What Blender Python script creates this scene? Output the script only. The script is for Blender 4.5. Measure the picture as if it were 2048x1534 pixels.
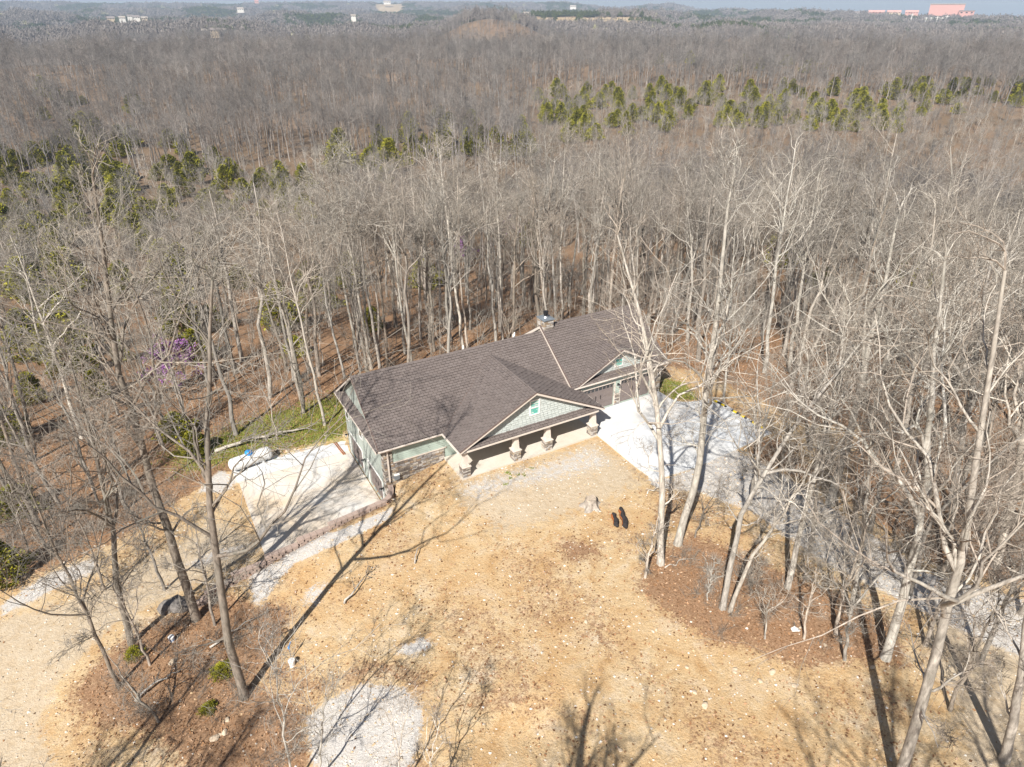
import bpy, math, random
import numpy as np
from mathutils import Vector, Matrix

for o in list(bpy.data.objects):
    bpy.data.objects.remove(o)
scene = bpy.context.scene
col = scene.collection
R = math.radians

# ------------------------------------------------------------------ camera, sky, sun, exposure
F_PX, PITCH, CAM_H = 1366.0, R(28.8), 30.0          # focal length in px of a 2048 px wide frame
cam_data = bpy.data.cameras.new('camera')
cam_data.sensor_width = 36.0
cam_data.lens = F_PX / 2048.0 * 36.0
cam_data.clip_start, cam_data.clip_end = 0.5, 20000.0
cam = bpy.data.objects.new('camera', cam_data)
cam.location = (0, 0, CAM_H)
cam.rotation_euler = (math.pi / 2 - PITCH, 0, 0)
col.objects.link(cam)
scene.camera = cam

SUN_EL, SUN_AZ = R(42.0), R(201.0)                   # azimuth clockwise from +Y: behind the camera, a little left
world = bpy.data.worlds.new('World')
scene.world = world
world.use_nodes = True
wn = world.node_tree.nodes
wl = world.node_tree.links
wn.clear()
sky = wn.new('ShaderNodeTexSky')
sky.sky_type = 'NISHITA'
sky.sun_disc = False
sky.sun_elevation = SUN_EL
sky.sun_rotation = SUN_AZ
sky.altitude = 250
sky.air_density = 1.0
sky.dust_density = 1.2
bg = wn.new('ShaderNodeBackground')
bg.inputs['Strength'].default_value = 0.05
wo = wn.new('ShaderNodeOutputWorld')
wl.new(sky.outputs[0], bg.inputs['Color'])
wl.new(bg.outputs[0], wo.inputs['Surface'])

sd = bpy.data.lights.new('sun', 'SUN')
sd.energy = 5.0
sd.angle = R(0.53)
sd.color = (1.0, 0.95, 0.87)
sun = bpy.data.objects.new('sun', sd)
to_sun = Vector((math.sin(SUN_AZ) * math.cos(SUN_EL), math.cos(SUN_AZ) * math.cos(SUN_EL), math.sin(SUN_EL)))
sun.rotation_euler = to_sun.to_track_quat('Z', 'Y').to_euler()
sun.location = (0, 0, 100)
col.objects.link(sun)

vs = scene.view_settings
vs.view_transform = 'Standard'
vs.look = 'None'
vs.exposure = 0.76
vs.gamma = 1.0
vs.use_curve_mapping = False
cy = scene.cycles
cy.max_bounces = 5
cy.diffuse_bounces = 3
cy.glossy_bounces = 2
cy.transmission_bounces = 2
cy.transparent_max_bounces = 4
cy.volume_bounces = 0
cy.debug_use_spatial_splits = True
cy.caustics_reflective = False
cy.caustics_refractive = False

# ------------------------------------------------------------------ projection helpers (photo pixel -> place in the world)
_c, _s = math.cos(PITCH), math.sin(PITCH)
def ray(u, v):
    x = (u - 1024) / F_PX; y = (v - 767) / F_PX
    return np.array([x, _c - y * _s, -_s - y * _c])
def at_z(u, v, z=0.0):
    d = ray(u, v)
    return np.array([0, 0, CAM_H]) + d * ((z - CAM_H) / d[2])
def at_y(u, v, Y):
    d = ray(u, v)
    return np.array([0, 0, CAM_H]) + d * (Y / d[1])
def proj(p):
    q = np.asarray(p, float) - np.array([0, 0, CAM_H])
    fw = q[..., 1] * _c - q[..., 2] * _s
    up = q[..., 1] * _s + q[..., 2] * _c
    fw = np.where(np.abs(fw) < 1e-6, 1e-6, fw)
    return 1024 + F_PX * q[..., 0] / fw, 767 - F_PX * up / fw, fw
PHI = R(29.5)
HO = np.array([-3.434, 40.510])
CP, SP = math.cos(PHI), math.sin(PHI)
def h2w(a, b):
    a = np.asarray(a, float); b = np.asarray(b, float)
    return HO[0] + a * CP - b * SP, HO[1] + a * SP + b * CP
def w2h(x, y):
    dx, dy = x - HO[0], y - HO[1]
    return dx * CP + dy * SP, -dx * SP + dy * CP

# ------------------------------------------------------------------ object helpers
def tag(o, label=None, cat=None, group=None, kind=None):
    if label: o['label'] = label
    if cat: o['category'] = cat
    if group: o['group'] = group
    if kind: o['kind'] = kind
    return o
def empty(name, loc=(0, 0, 0), rz=0.0, parent=None):
    o = bpy.data.objects.new(name, None)
    o.empty_display_size = 0.3
    o.location = loc; o.rotation_euler = (0, 0, rz)
    col.objects.link(o)
    if parent: o.parent = parent
    return o
def link(name, me, parent=None, loc=None, rot=None, scale=None):
    o = bpy.data.objects.new(name, me)
    col.objects.link(o)
    if parent: o.parent = parent
    if loc is not None: o.location = loc
    if rot is not None: o.rotation_euler = rot
    if scale is not None: o.scale = scale
    return o
def copy_tree(o, parent=None):
    c = o.copy(); col.objects.link(c); c.parent = parent
    for ch in o.children: copy_tree(ch, c)
    return c
def mesh_np(name, V, Fq, mats, mat_idx=None, smooth=False):
    """mesh from numpy: V (n,3), Fq (m,k)"""
    me = bpy.data.meshes.new(name)
    V = np.ascontiguousarray(V, np.float32); Fq = np.ascontiguousarray(Fq, np.int32)
    m, k = Fq.shape
    me.vertices.add(len(V)); me.vertices.foreach_set('co', V.ravel())
    me.loops.add(m * k); me.loops.foreach_set('vertex_index', Fq.ravel())
    me.polygons.add(m)
    me.polygons.foreach_set('loop_start', np.arange(0, m * k, k, dtype=np.int32))
    try: me.polygons.foreach_set('loop_total', np.full(m, k, np.int32))
    except Exception: pass
    for mt in (mats if isinstance(mats, (list, tuple)) else [mats]): me.materials.append(mt)
    if mat_idx is not None: me.polygons.foreach_set('material_index', np.ascontiguousarray(mat_idx, np.int32))
    me.polygons.foreach_set('use_smooth', np.full(m, smooth, bool))
    me.update(calc_edges=True)
    return me
class MB:
    def __init__(s): s.v = []; s.f = []; s.mi = []
    def poly(s, pts, m=0):
        n = len(s.v); s.v += [tuple(p) for p in pts]; s.f.append(tuple(range(n, n + len(pts)))); s.mi.append(m)
    def box(s, x0, x1, y0, y1, z0, z1, m=0):
        n = len(s.v)
        s.v += [(x0,y0,z0),(x1,y0,z0),(x1,y1,z0),(x0,y1,z0),(x0,y0,z1),(x1,y0,z1),(x1,y1,z1),(x0,y1,z1)]
        for q in ((0,3,2,1),(4,5,6,7),(0,1,5,4),(1,2,6,5),(2,3,7,6),(3,0,4,7)):
            s.f.append(tuple(n + i for i in q)); s.mi.append(m)
    def hexa(s, p, m=0):
        n = len(s.v); s.v += [tuple(q) for q in p]
        for q in ((0,3,2,1),(4,5,6,7),(0,1,5,4),(1,2,6,5),(2,3,7,6),(3,0,4,7)):
            s.f.append(tuple(n + i for i in q)); s.mi.append(m)
    def prism(s, top, down, m=0):
        """closed prism: polygon 'top' and the same polygon moved by vector down"""
        n = len(s.v); k = len(top)
        s.v += [tuple(p) for p in top] + [(p[0]+down[0], p[1]+down[1], p[2]+down[2]) for p in top]
        s.f.append(tuple(range(n, n + k))); s.mi.append(m)
        s.f.append(tuple(range(n + 2*k - 1, n + k - 1, -1))); s.mi.append(m)
        for i in range(k):
            j = (i + 1) % k
            s.f.append((n + i, n + k + i, n + k + j, n + j)); s.mi.append(m)
    def bar(s, p, q, w, h, m=0, up=(0, 0, 1)):
        p = Vector(p); q = Vector(q); d = (q - p).normalized(); u = Vector(up)
        x = d.cross(u).normalized(); u = x.cross(d).normalized()
        pts = []
        for e in (p, q):
            pts += [e - x*w/2 - u*h/2, e + x*w/2 - u*h/2, e + x*w/2 + u*h/2, e - x*w/2 + u*h/2]
        s.hexa(pts, m)
    def tube(s, pts, rad, n=8, m=0, cap=True):
        V, Q = tube_np(np.array(pts, float), np.array(rad, float), n)
        k = len(s.v); s.v += [tuple(v) for v in V]
        for q in Q: s.f.append(tuple(int(i) + k for i in q)); s.mi.append(m)
        if cap:
            s.f.append(tuple(k + i for i in range(n - 1, -1, -1))); s.mi.append(m)
            e = k + (len(pts) - 1) * n
            s.f.append(tuple(e + i for i in range(n))); s.mi.append(m)
    def lathe(s, prof, n=16, m=0, center=(0, 0)):
        k = len(s.v)
        for r, z in prof:
            for i in range(n):
                t = 2*math.pi*i/n
                s.v.append((center[0] + r*math.cos(t), center[1] + r*math.sin(t), z))
        for j in range(len(prof) - 1):
            for i in range(n):
                i2 = (i + 1) % n
                s.f.append((k+j*n+i, k+j*n+i2, k+(j+1)*n+i2, k+(j+1)*n+i)); s.mi.append(m)
    def mesh(s, name, mats, smooth=False):
        me = bpy.data.meshes.new(name)
        me.from_pydata(s.v, [], s.f)
        for mt in (mats if isinstance(mats, (list, tuple)) else [mats]): me.materials.append(mt)
        if any(s.mi): me.polygons.foreach_set('material_index', np.array(s.mi, np.int32))
        if smooth: me.polygons.foreach_set('use_smooth', np.ones(len(s.f), bool))
        me.update()
        return me
    def build(s, name, mats, parent=None, smooth=False, **kw):
        o = link(name, s.mesh(name, mats, smooth), parent, **kw)
        return o

def tube_np(P, rad, n):
    k = len(P)
    T = np.zeros_like(P); T[1:-1] = P[2:] - P[:-2]; T[0] = P[1] - P[0]; T[-1] = P[-1] - P[-2]
    T /= np.linalg.norm(T, axis=1)[:, None] + 1e-9
    ref = np.array([1.0, 0, 0]) if abs(T[0][0]) < 0.8 else np.array([0, 1.0, 0])
    x = np.cross(T[0], ref); x /= np.linalg.norm(x)
    ang = np.arange(n) * 2 * math.pi / n
    ca, sa = np.cos(ang), np.sin(ang)
    V = np.empty((k, n, 3))
    for i in range(k):
        x = x - T[i] * (x @ T[i]); x /= np.linalg.norm(x) + 1e-9
        y = np.cross(T[i], x)
        V[i] = P[i] + rad[i] * (ca[:, None] * x + sa[:, None] * y)
    idx = np.arange(k * n).reshape(k, n)
    a = idx[:-1]; b = np.roll(idx, -1, 1)[:-1]; c = np.roll(idx, -1, 1)[1:]; d = idx[1:]
    return V.reshape(-1, 3), np.stack([a, b, c, d], -1).reshape(-1, 4)
def segs_np(P0, P1, r0, r1, n=3):
    P0 = np.asarray(P0); P1 = np.asarray(P1); r0 = np.asarray(r0); r1 = np.asarray(r1)
    T = P1 - P0; T /= np.linalg.norm(T, axis=1)[:, None] + 1e-9
    ref = np.where(np.abs(T[:, :1]) < 0.8, np.array([[1.0, 0, 0]]), np.array([[0, 1.0, 0]]))
    x = np.cross(T, ref); x /= np.linalg.norm(x, axis=1)[:, None] + 1e-9
    y = np.cross(T, x)
    ang = np.arange(n) * 2 * math.pi / n
    off = np.cos(ang)[None, :, None] * x[:, None, :] + np.sin(ang)[None, :, None] * y[:, None, :]
    V = np.concatenate([P0[:, None, :] + off * r0[:, None, None], P1[:, None, :] + off * r1[:, None, None]], 1)
    m = len(P0); base = (np.arange(m) * 2 * n)[:, None]
    i = np.arange(n)[None, :]; j = (np.arange(n)[None, :] + 1) % n
    Q = np.stack([base + i, base + j, base + n + j, base + n + i], -1).reshape(-1, 4)
    return V.reshape(-1, 3), Q

# ------------------------------------------------------------------ materials
def new_mat(name):
    m = bpy.data.materials.new(name); m.use_nodes = True
    nt = m.node_tree; nt.nodes.clear()
    out = nt.nodes.new('ShaderNodeOutputMaterial')
    bs = nt.nodes.new('ShaderNodeBsdfPrincipled')
    nt.links.new(bs.outputs[0], out.inputs['Surface'])
    bs.inputs['Roughness'].default_value = 0.85
    bs.inputs['Specular IOR Level'].default_value = 0.3
    return m, nt, bs
def nd(nt, t, **kw):
    n = nt.nodes.new(t)
    for k, v in kw.items():
        if k.startswith('i_'): n.inputs[int(k[2:]) if k[2:].isdigit() else k[2:]].default_value = v
        else: setattr(n, k, v)
    return n
def noise(nt, scale, detail=4, rough=0.6, coord='Object', dist=0.0, vec=None):
    n = nt.nodes.new('ShaderNodeTexNoise')
    n.inputs['Scale'].default_value = scale; n.inputs['Detail'].default_value = detail
    n.inputs['Roughness'].default_value = rough; n.inputs['Distortion'].default_value = dist
    if vec is None:
        tc = nt.nodes.new('ShaderNodeTexCoord'); vec = tc.outputs[coord]
    nt.links.new(vec, n.inputs['Vector'])
    return n.outputs['Fac']
def ramp(nt, fac, stops, interp='LINEAR'):
    r = nt.nodes.new('ShaderNodeValToRGB'); r.color_ramp.interpolation = interp
    e = r.color_ramp.elements
    while len(e) < len(stops): e.new(0.5)
    for i, (p, c) in enumerate(stops):
        e[i].position = p; e[i].color = (c[0], c[1], c[2], 1) if not isinstance(c, (int, float)) else (c, c, c, 1)
    nt.links.new(fac, r.inputs['Fac'])
    return r.outputs['Color']
def mix(nt, fac, a, b, mode='MIX'):
    n = nt.nodes.new('ShaderNodeMix'); n.data_type = 'RGBA'; n.blend_type = mode
    def put(sock, v):
        if isinstance(v, (int, float)): sock.default_value = v
        elif isinstance(v, tuple): sock.default_value = (v[0], v[1], v[2], 1)
        else: nt.links.new(v, sock)
    put(n.inputs[0], fac); put(n.inputs[6], a); put(n.inputs[7], b)
    return n.outputs[2]
def math_n(nt, op, a, b=None, clamp=False):
    n = nt.nodes.new('ShaderNodeMath'); n.operation = op; n.use_clamp = clamp
    for i, v in enumerate((a, b)):
        if v is None: continue
        if isinstance(v, (int, float)): n.inputs[i].default_value = v
        else: nt.links.new(v, n.inputs[i])
    return n.outputs[0]
def bump(nt, bs, h, strength=0.4, dist=0.02):
    b = nt.nodes.new('ShaderNodeBump'); b.inputs['Strength'].default_value = strength
    b.inputs['Distance'].default_value = dist
    nt.links.new(h, b.inputs['Height']); nt.links.new(b.outputs[0], bs.inputs['Normal'])
def island(nt):
    return nt.nodes.new('ShaderNodeNewGeometry').outputs['Random Per Island']
def simple(name, c, rough=0.7, var=0.12, scale=6.0, metal=0.0, bmp=0.0, spec=0.3, fine=0.0):
    m, nt, bs = new_mat(name)
    f = noise(nt, scale, 5, 0.65)
    lo = tuple(x * (1 - var) for x in c); hi = tuple(min(1, x * (1 + var)) for x in c)
    colr = ramp(nt, f, [(0.3, lo), (0.7, hi)])
    nt.links.new(colr, bs.inputs['Base Color'])
    bs.inputs['Roughness'].default_value = rough; bs.inputs['Metallic'].default_value = metal
    bs.inputs['Specular IOR Level'].default_value = spec
    if bmp: bump(nt, bs, noise(nt, scale * 6, 4), bmp, 0.02)
    return m
def per_island(name, cols, rough=0.85, bmp=0.3, scale=12.0, var=0.25, spec=0.3):
    m, nt, bs = new_mat(name)
    k = len(cols)
    base = ramp(nt, island(nt), [(i / k, c) for i, c in enumerate(cols)], 'CONSTANT')
    f = noise(nt, scale, 4, 0.65)
    sh = ramp(nt, f, [(0.25, 1 - var), (0.75, 1 + 0.0)])
    nt.links.new(mix(nt, 1.0, base, sh, 'MULTIPLY'), bs.inputs['Base Color'])
    bs.inputs['Roughness'].default_value = rough
    bs.inputs['Specular IOR Level'].default_value = spec
    if bmp: bump(nt, bs, noise(nt, scale * 3, 4), bmp, 0.02)
    return m
def bark_mat(name, lo, hi, moss=None, obj_var=0.25):
    m, nt, bs = new_mat(name)
    tc = nt.nodes.new('ShaderNodeTexCoord')
    mp = nd(nt, 'ShaderNodeMapping'); mp.inputs['Scale'].default_value = (3.0, 3.0, 0.7)
    nt.links.new(tc.outputs['Object'], mp.inputs['Vector'])
    f = noise(nt, 2.2, 6, 0.7, vec=mp.outputs[0])
    f2 = noise(nt, 0.5, 3, 0.6)
    c1 = ramp(nt, f, [(0.32, lo), (0.62, hi)])
    c2 = mix(nt, ramp(nt, f2, [(0.45, 0.0), (0.7, 0.6)]), c1, moss or tuple(x * 0.7 for x in lo))
    oi = nt.nodes.new('ShaderNodeObjectInfo')
    v_ = obj_var
    k = ramp(nt, oi.outputs['Random'], [(0.0, (1+v_, (1+v_)*.97, (1+v_)*.92)), (0.2, (1-v_, 1-v_, 1-v_)), (0.4, (1.05, .96, .88)), (0.6, (1-v_*.6, (1-v_*.6)*.98, (1-v_*.6)*.94)), (0.8, (1.0, 1.0, .98)), (1.0, (1+v_*.6, (1+v_*.6)*.95, (1+v_*.6)*.9))])
    nt.links.new(mix(nt, 1.0, c2, k, 'MULTIPLY'), bs.inputs['Base Color'])
    bs.inputs['Roughness'].default_value = 0.95; bs.inputs['Specular IOR Level'].default_value = 0.1
    bump(nt, bs, f, 0.5, 0.03)
    return m
def leafy_mat(name, cols, rough=0.8, trans=0.15, obj_var=0.25):
    m, nt, bs = new_mat(name)
    k = len(cols)
    base = ramp(nt, island(nt), [(i / (k - 1), c) for i, c in enumerate(cols)])
    oi = nt.nodes.new('ShaderNodeObjectInfo')
    s = ramp(nt, oi.outputs['Random'], [(0.0, 1 - obj_var), (1.0, 1 + obj_var)])
    nt.links.new(mix(nt, 1.0, base, s, 'MULTIPLY'), bs.inputs['Base Color'])
    bs.inputs['Roughness'].default_value = rough
    bs.inputs['Specular IOR Level'].default_value = 0.15
    return m

M = {}
M['bark'] = bark_mat('bark', (0.23, 0.21, 0.19), (0.60, 0.57, 0.525), moss=(0.34, 0.33, 0.29))
M['bark_dark'] = bark_mat('bark_dark', (0.11, 0.095, 0.08), (0.33, 0.29, 0.25), moss=(0.23, 0.235, 0.21))
M['bark_wood'] = bark_mat('bark_wood', (0.17, 0.155, 0.14), (0.45, 0.42, 0.385), moss=(0.27, 0.26, 0.23), obj_var=0.38)
M['bark_far'] = bark_mat('bark_far', (0.14, 0.128, 0.122), (0.33, 0.312, 0.30), obj_var=0.5)
M['twig'] = bark_mat('twig', (0.15, 0.136, 0.12), (0.33, 0.305, 0.275), obj_var=0.3)
M['twig_far'] = bark_mat('twig_far', (0.115, 0.107, 0.102), (0.24, 0.228, 0.22), obj_var=0.5)
M['cedar'] = leafy_mat('cedar', [(0.07, 0.077, 0.007), (0.16, 0.162, 0.012), (0.26, 0.245, 0.02), (0.34, 0.31, 0.035)])
M['cedar_trunk'] = simple('cedar_trunk', (0.16, 0.11, 0.08))
M['blossom'] = leafy_mat('blossom', [(0.26, 0.10, 0.31), (0.37, 0.16, 0.42), (0.46, 0.24, 0.50)])
M['leaf_litter'] = leafy_mat('leaf_litter', [(0.10, 0.05, 0.025), (0.22, 0.115, 0.055), (0.34, 0.19, 0.10), (0.45, 0.31, 0.21)], obj_var=0.0)
M['grass'] = leafy_mat('grass_blades', [(0.09, 0.13, 0.015), (0.17, 0.21, 0.03), (0.30, 0.28, 0.09)], obj_var=0.15)
M['pebble'] = per_island('pebble', [(0.62, 0.56, 0.48), (0.5, 0.42, 0.33), (0.7, 0.66, 0.6), (0.55, 0.4, 0.24)], bmp=0.2)
M['rock'] = simple('pale_rock', (0.52, 0.42, 0.31), 0.9, 0.25, 5, bmp=0.5)
M['rock_grey'] = simple('grey_rock', (0.17, 0.155, 0.145), 0.9, 0.3, 4, bmp=0.6)
M['shingle'] = per_island('shingle', [(0.150, 0.125, 0.117), (0.165, 0.138, 0.129), (0.157, 0.131, 0.122), (0.172, 0.145, 0.136)], rough=0.8, bmp=0.2, scale=30, var=0.12)
M['shingle_edge'] = simple('shingle_edge', (0.035, 0.028, 0.027), 0.9)
M['roof_edge'] = simple('roof_edge', (0.12, 0.085, 0.075), 0.7)
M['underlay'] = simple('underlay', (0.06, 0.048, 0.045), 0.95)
M['trim'] = simple('trim_paint', (0.62, 0.55, 0.49), 0.55, 0.06, 3, spec=0.4)
M['soffit'] = simple('soffit', (0.55, 0.49, 0.44), 0.7, 0.05)
M['siding'] = simple('siding_green', (0.36, 0.43, 0.385), 0.65, 0.05, 2)
M['siding_smooth'] = simple('siding_smooth', (0.38, 0.42, 0.385), 0.7, 0.05, 1.5)
M['shake_edge'] = simple('shake_edge', (0.28, 0.31, 0.30))
M['shake'] = per_island('gable_shake', [(0.47, 0.51, 0.495), (0.49, 0.53, 0.515), (0.46, 0.50, 0.485)], rough=0.7, bmp=0.1, var=0.06)
M['stone'] = per_island('stone_veneer', [(0.42, 0.36, 0.29), (0.27, 0.23, 0.20), (0.50, 0.45, 0.38), (0.36, 0.27, 0.19), (0.33, 0.31, 0.30), (0.20, 0.17, 0.15), (0.56, 0.52, 0.48)], bmp=0.6, scale=8, var=0.35)
M['mortar'] = simple('mortar', (0.24, 0.21, 0.19), 0.95, 0.2, 10)
M['door'] = simple('garage_door', (0.20, 0.165, 0.155), 0.55, 0.06, 2, spec=0.4)
M['white'] = simple('white_paint', (0.80, 0.79, 0.77), 0.5, 0.04, 3, spec=0.4)
M['black'] = simple('black_metal', (0.02, 0.02, 0.022), 0.45, 0.1)
M['rubber'] = simple('black_rubber', (0.035, 0.035, 0.038), 0.85, 0.25, 20)
M['yellow'] = simple('yellow_paint', (0.86, 0.62, 0.02), 0.6, 0.1, 20)
M['galv'] = simple('galvanised', (0.55, 0.58, 0.62), 0.35, 0.12, 8, metal=0.8)
M['slate_metal'] = simple('slate_metal', (0.22, 0.25, 0.28), 0.5, 0.2, 6, metal=0.3)
M['tank'] = simple('tank_paint', (0.66, 0.66, 0.655), 0.4, 0.05, 2, spec=0.5)
M['blue'] = simple('blue_plastic', (0.02, 0.24, 0.62), 0.45, 0.1, 10, spec=0.5)
M['block'] = per_island('retaining_block', [(0.48, 0.36, 0.30), (0.43, 0.33, 0.28), (0.53, 0.42, 0.35)], bmp=0.6, scale=9, var=0.3)
M['rust'] = simple('rusty_brown', (0.30, 0.10, 0.03), 0.9, 0.5, 15, bmp=0.5)
M['char'] = simple('charred_wood', (0.035, 0.03, 0.03), 0.95, 0.5, 10, bmp=0.8)
M['stump'] = simple('stump_wood', (0.34, 0.30, 0.26), 0.95, 0.35, 6, bmp=0.8)
M['cut'] = simple('cut_wood', (0.40, 0.33, 0.26), 0.9, 0.3, 12, bmp=0.3)
M['orange'] = simple('orange_tape', (0.9, 0.16, 0.01), 0.6)
def glass_mat(name, c, rough=0.08):
    m, nt, bs = new_mat(name)
    f = noise(nt, 2.0, 3)
    nt.links.new(ramp(nt, f, [(0.3, tuple(x*0.9 for x in c)), (0.7, tuple(x*1.1 for x in c))]), bs.inputs['Base Color'])
    bs.inputs['Roughness'].default_value = rough
    bs.inputs['Specular IOR Level'].default_value = 0.6
    return m
M['glass'] = glass_mat('teal_film_glass', (0.10, 0.42, 0.36))
M['glass_dark'] = glass_mat('dark_glass', (0.03, 0.035, 0.04))
def concrete(name, c, stain, amt, sc=0.25):
    m, nt, bs = new_mat(name)
    f = noise(nt, sc, 6, 0.65, dist=0.6); f2 = noise(nt, 3.0, 6, 0.7); f3 = noise(nt, 40, 3)
    base = ramp(nt, f2, [(0.3, tuple(x*0.93 for x in c)), (0.7, tuple(min(1, x*1.05) for x in c))])
    b2 = mix(nt, ramp(nt, f, [(0.40, 0.0), (0.66, amt)]), base, stain)
    b3 = mix(nt, 1.0, b2, ramp(nt, f3, [(0.3, 0.93), (0.7, 1.0)]), 'MULTIPLY')
    nt.links.new(b3, bs.inputs['Base Color'])
    bs.inputs['Roughness'].default_value = 0.9
    bump(nt, bs, f3, 0.15, 0.01)
    return m
M['concrete_new'] = concrete('concrete_new', (0.60, 0.62, 0.64), (0.60, 0.54, 0.46), 0.45)
M['concrete_dusty'] = concrete('concrete_dusty', (0.62, 0.60, 0.57), (0.60, 0.48, 0.34), 0.9, 0.2)
M['concrete_porch'] = concrete('concrete_porch', (0.60, 0.56, 0.50), (0.56, 0.47, 0.37), 0.5)

# ------------------------------------------------------------------ terrain
def tps_fit(pts):
    P = np.array([(p[0], p[1]) for p in pts]); z = np.array([p[2] for p in pts]); n = len(P)
    r = np.linalg.norm(P[:, None] - P[None], axis=2)
    K = np.where(r > 0, r * r * np.log(r + 1e-9), 0) + np.eye(n) * 2.0
    A = np.zeros((n + 3, n + 3)); A[:n, :n] = K
    A[:n, n] = 1; A[:n, n+1:] = P; A[n, :n] = 1; A[n+1:, :n] = P.T
    w = np.linalg.solve(A, np.concatenate([z, np.zeros(3)]))
    def f(x, y):
        r = np.hypot(x[..., None] - P[:, 0], y[..., None] - P[:, 1])
        return (np.where(r > 0, r * r * np.log(r + 1e-9), 0) @ w[:n]) + w[n] + w[n+1] * x + w[n+2] * y
    return f
def pz(lst): return [tuple(at_z(u, v, z)) for u, v, z in lst]
def hz(lst): return [(*[float(t) for t in h2w(a, b)], z) for a, b, z in lst]
UP = pz([(930,965,-.05),(1186,880,-.02),(1060,930,-.05),(1100,1010,-.1),(805,985,-.85),(890,922,-.12),(1000,1150,-.4),
         (1000,1500,-.6),(500,1390,-2.2),(370,1250,-2.9),
         (700,1300,-1.3),(1400,1300,-.2),(1800,1300,.0),(2000,1100,.2),(1700,900,.1),(1500,900,.0),(1430,790,-.05),
         (1900,1500,0),(250,1400,-3.1),(100,1534,-3.4),(600,1500,-1.7)]) + \
     hz([(-6.2,.3,-.93),(-7.8,.1,-.93),(-9.4,-.1,-1.0),(-11,-.2,-1.28),(-13,-.4,-1.62),(-15,-.5,-2.1),(-17,-.7,-2.55),(-9,-2,-1.05),(-13,-3,-1.7),
         (14,2,-.10),(20,0,-.10),(22,-5,-.10),(13,-3,-.10),(17,-3,-.12),(23.5,-.8,-.1),(14,-6.5,-.06),(20,-6.5,-.06),(16.5,.5,-.1),(21.5,6,-.3),(5,16,-1.8),(15,18,-2.0),(-4,15,-2.9),(24,14,-1.2),(-12,18,-3.9),
         (0,26,-4.0),(20,30,-4.5),(32,5,-.6),(34,20,-3),(-25,18,-5.0),(0,8,-1.2),(10,8,-1.0),(18,8,-.6)])
LO = hz([(-5,3,-3.45),(-5,13,-3.5),(-14,3,-3.5),(-14,14,-3.55),(-10,8,-3.47),(-20,8,-3.8),(-25,14,-4.6)]) + \
     pz([(200,1100,-3.9),(60,1200,-4.2),(0,1400,-4.0),(150,1534,-3.5),(60,1000,-4.8),(300,1000,-4.1),(340,1250,-3.0),(420,1160,-3.3)])
f_up, f_lo = tps_fit(UP), tps_fit(LO)
LOWER = np.array([tuple(float(t) for t in h2w(a, b)) for a, b in
    [(-4.6,13.2),(-4.6,3.2),(-4.78,2.4),(-5.05,1.75),(-5.75,1.12),(-9.55,.62),(-13.8,.30),(-17.0,.12),(-19.6,-.55),(-24,-4.0),(-31,-11),(-52,-18),(-60,12),(-40,20),(-20,16.5),(-14.6,15.0)]])
def sdist(x, y, poly):
    """signed distance to a closed polygon, negative inside"""
    x = np.asarray(x, float); y = np.asarray(y, float)
    d = np.full(x.shape, 1e9); ins = np.zeros(x.shape, bool)
    n = len(poly)
    for i in range(n):
        ax, ay = poly[i]; bx, by = poly[(i+1) % n]
        ex, ey = bx-ax, by-ay
        t = np.clip(((x-ax)*ex + (y-ay)*ey) / (ex*ex+ey*ey+1e-12), 0, 1)
        d = np.minimum(d, np.hypot(x-ax-t*ex, y-ay-t*ey))
        cnd = ((ay > y) != (by > y)) & (x < ex * (y-ay) / (ey if abs(ey) > 1e-12 else 1e-12) + ax)
        ins ^= cnd
    return np.where(ins, -d, d)
def sstep(e0, e1, t):
    t = np.clip((t-e0)/(e1-e0), 0, 1); return t*t*(3-2*t)
_rs = np.random.RandomState(5)
_waves = [(_rs.uniform(0, 6.28), _rs.uniform(0, 6.28), 1/L, A) for L, A in [(9,.10),(13,.12),(21,.2),(37,.35),(60,.6)] for _ in range(2)]
def wob(x, y):
    z = 0*x
    for th, ph, k, A in _waves: z = z + A*np.sin((x*math.cos(th)+y*math.sin(th))*k*6.283+ph)
    return z
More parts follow.
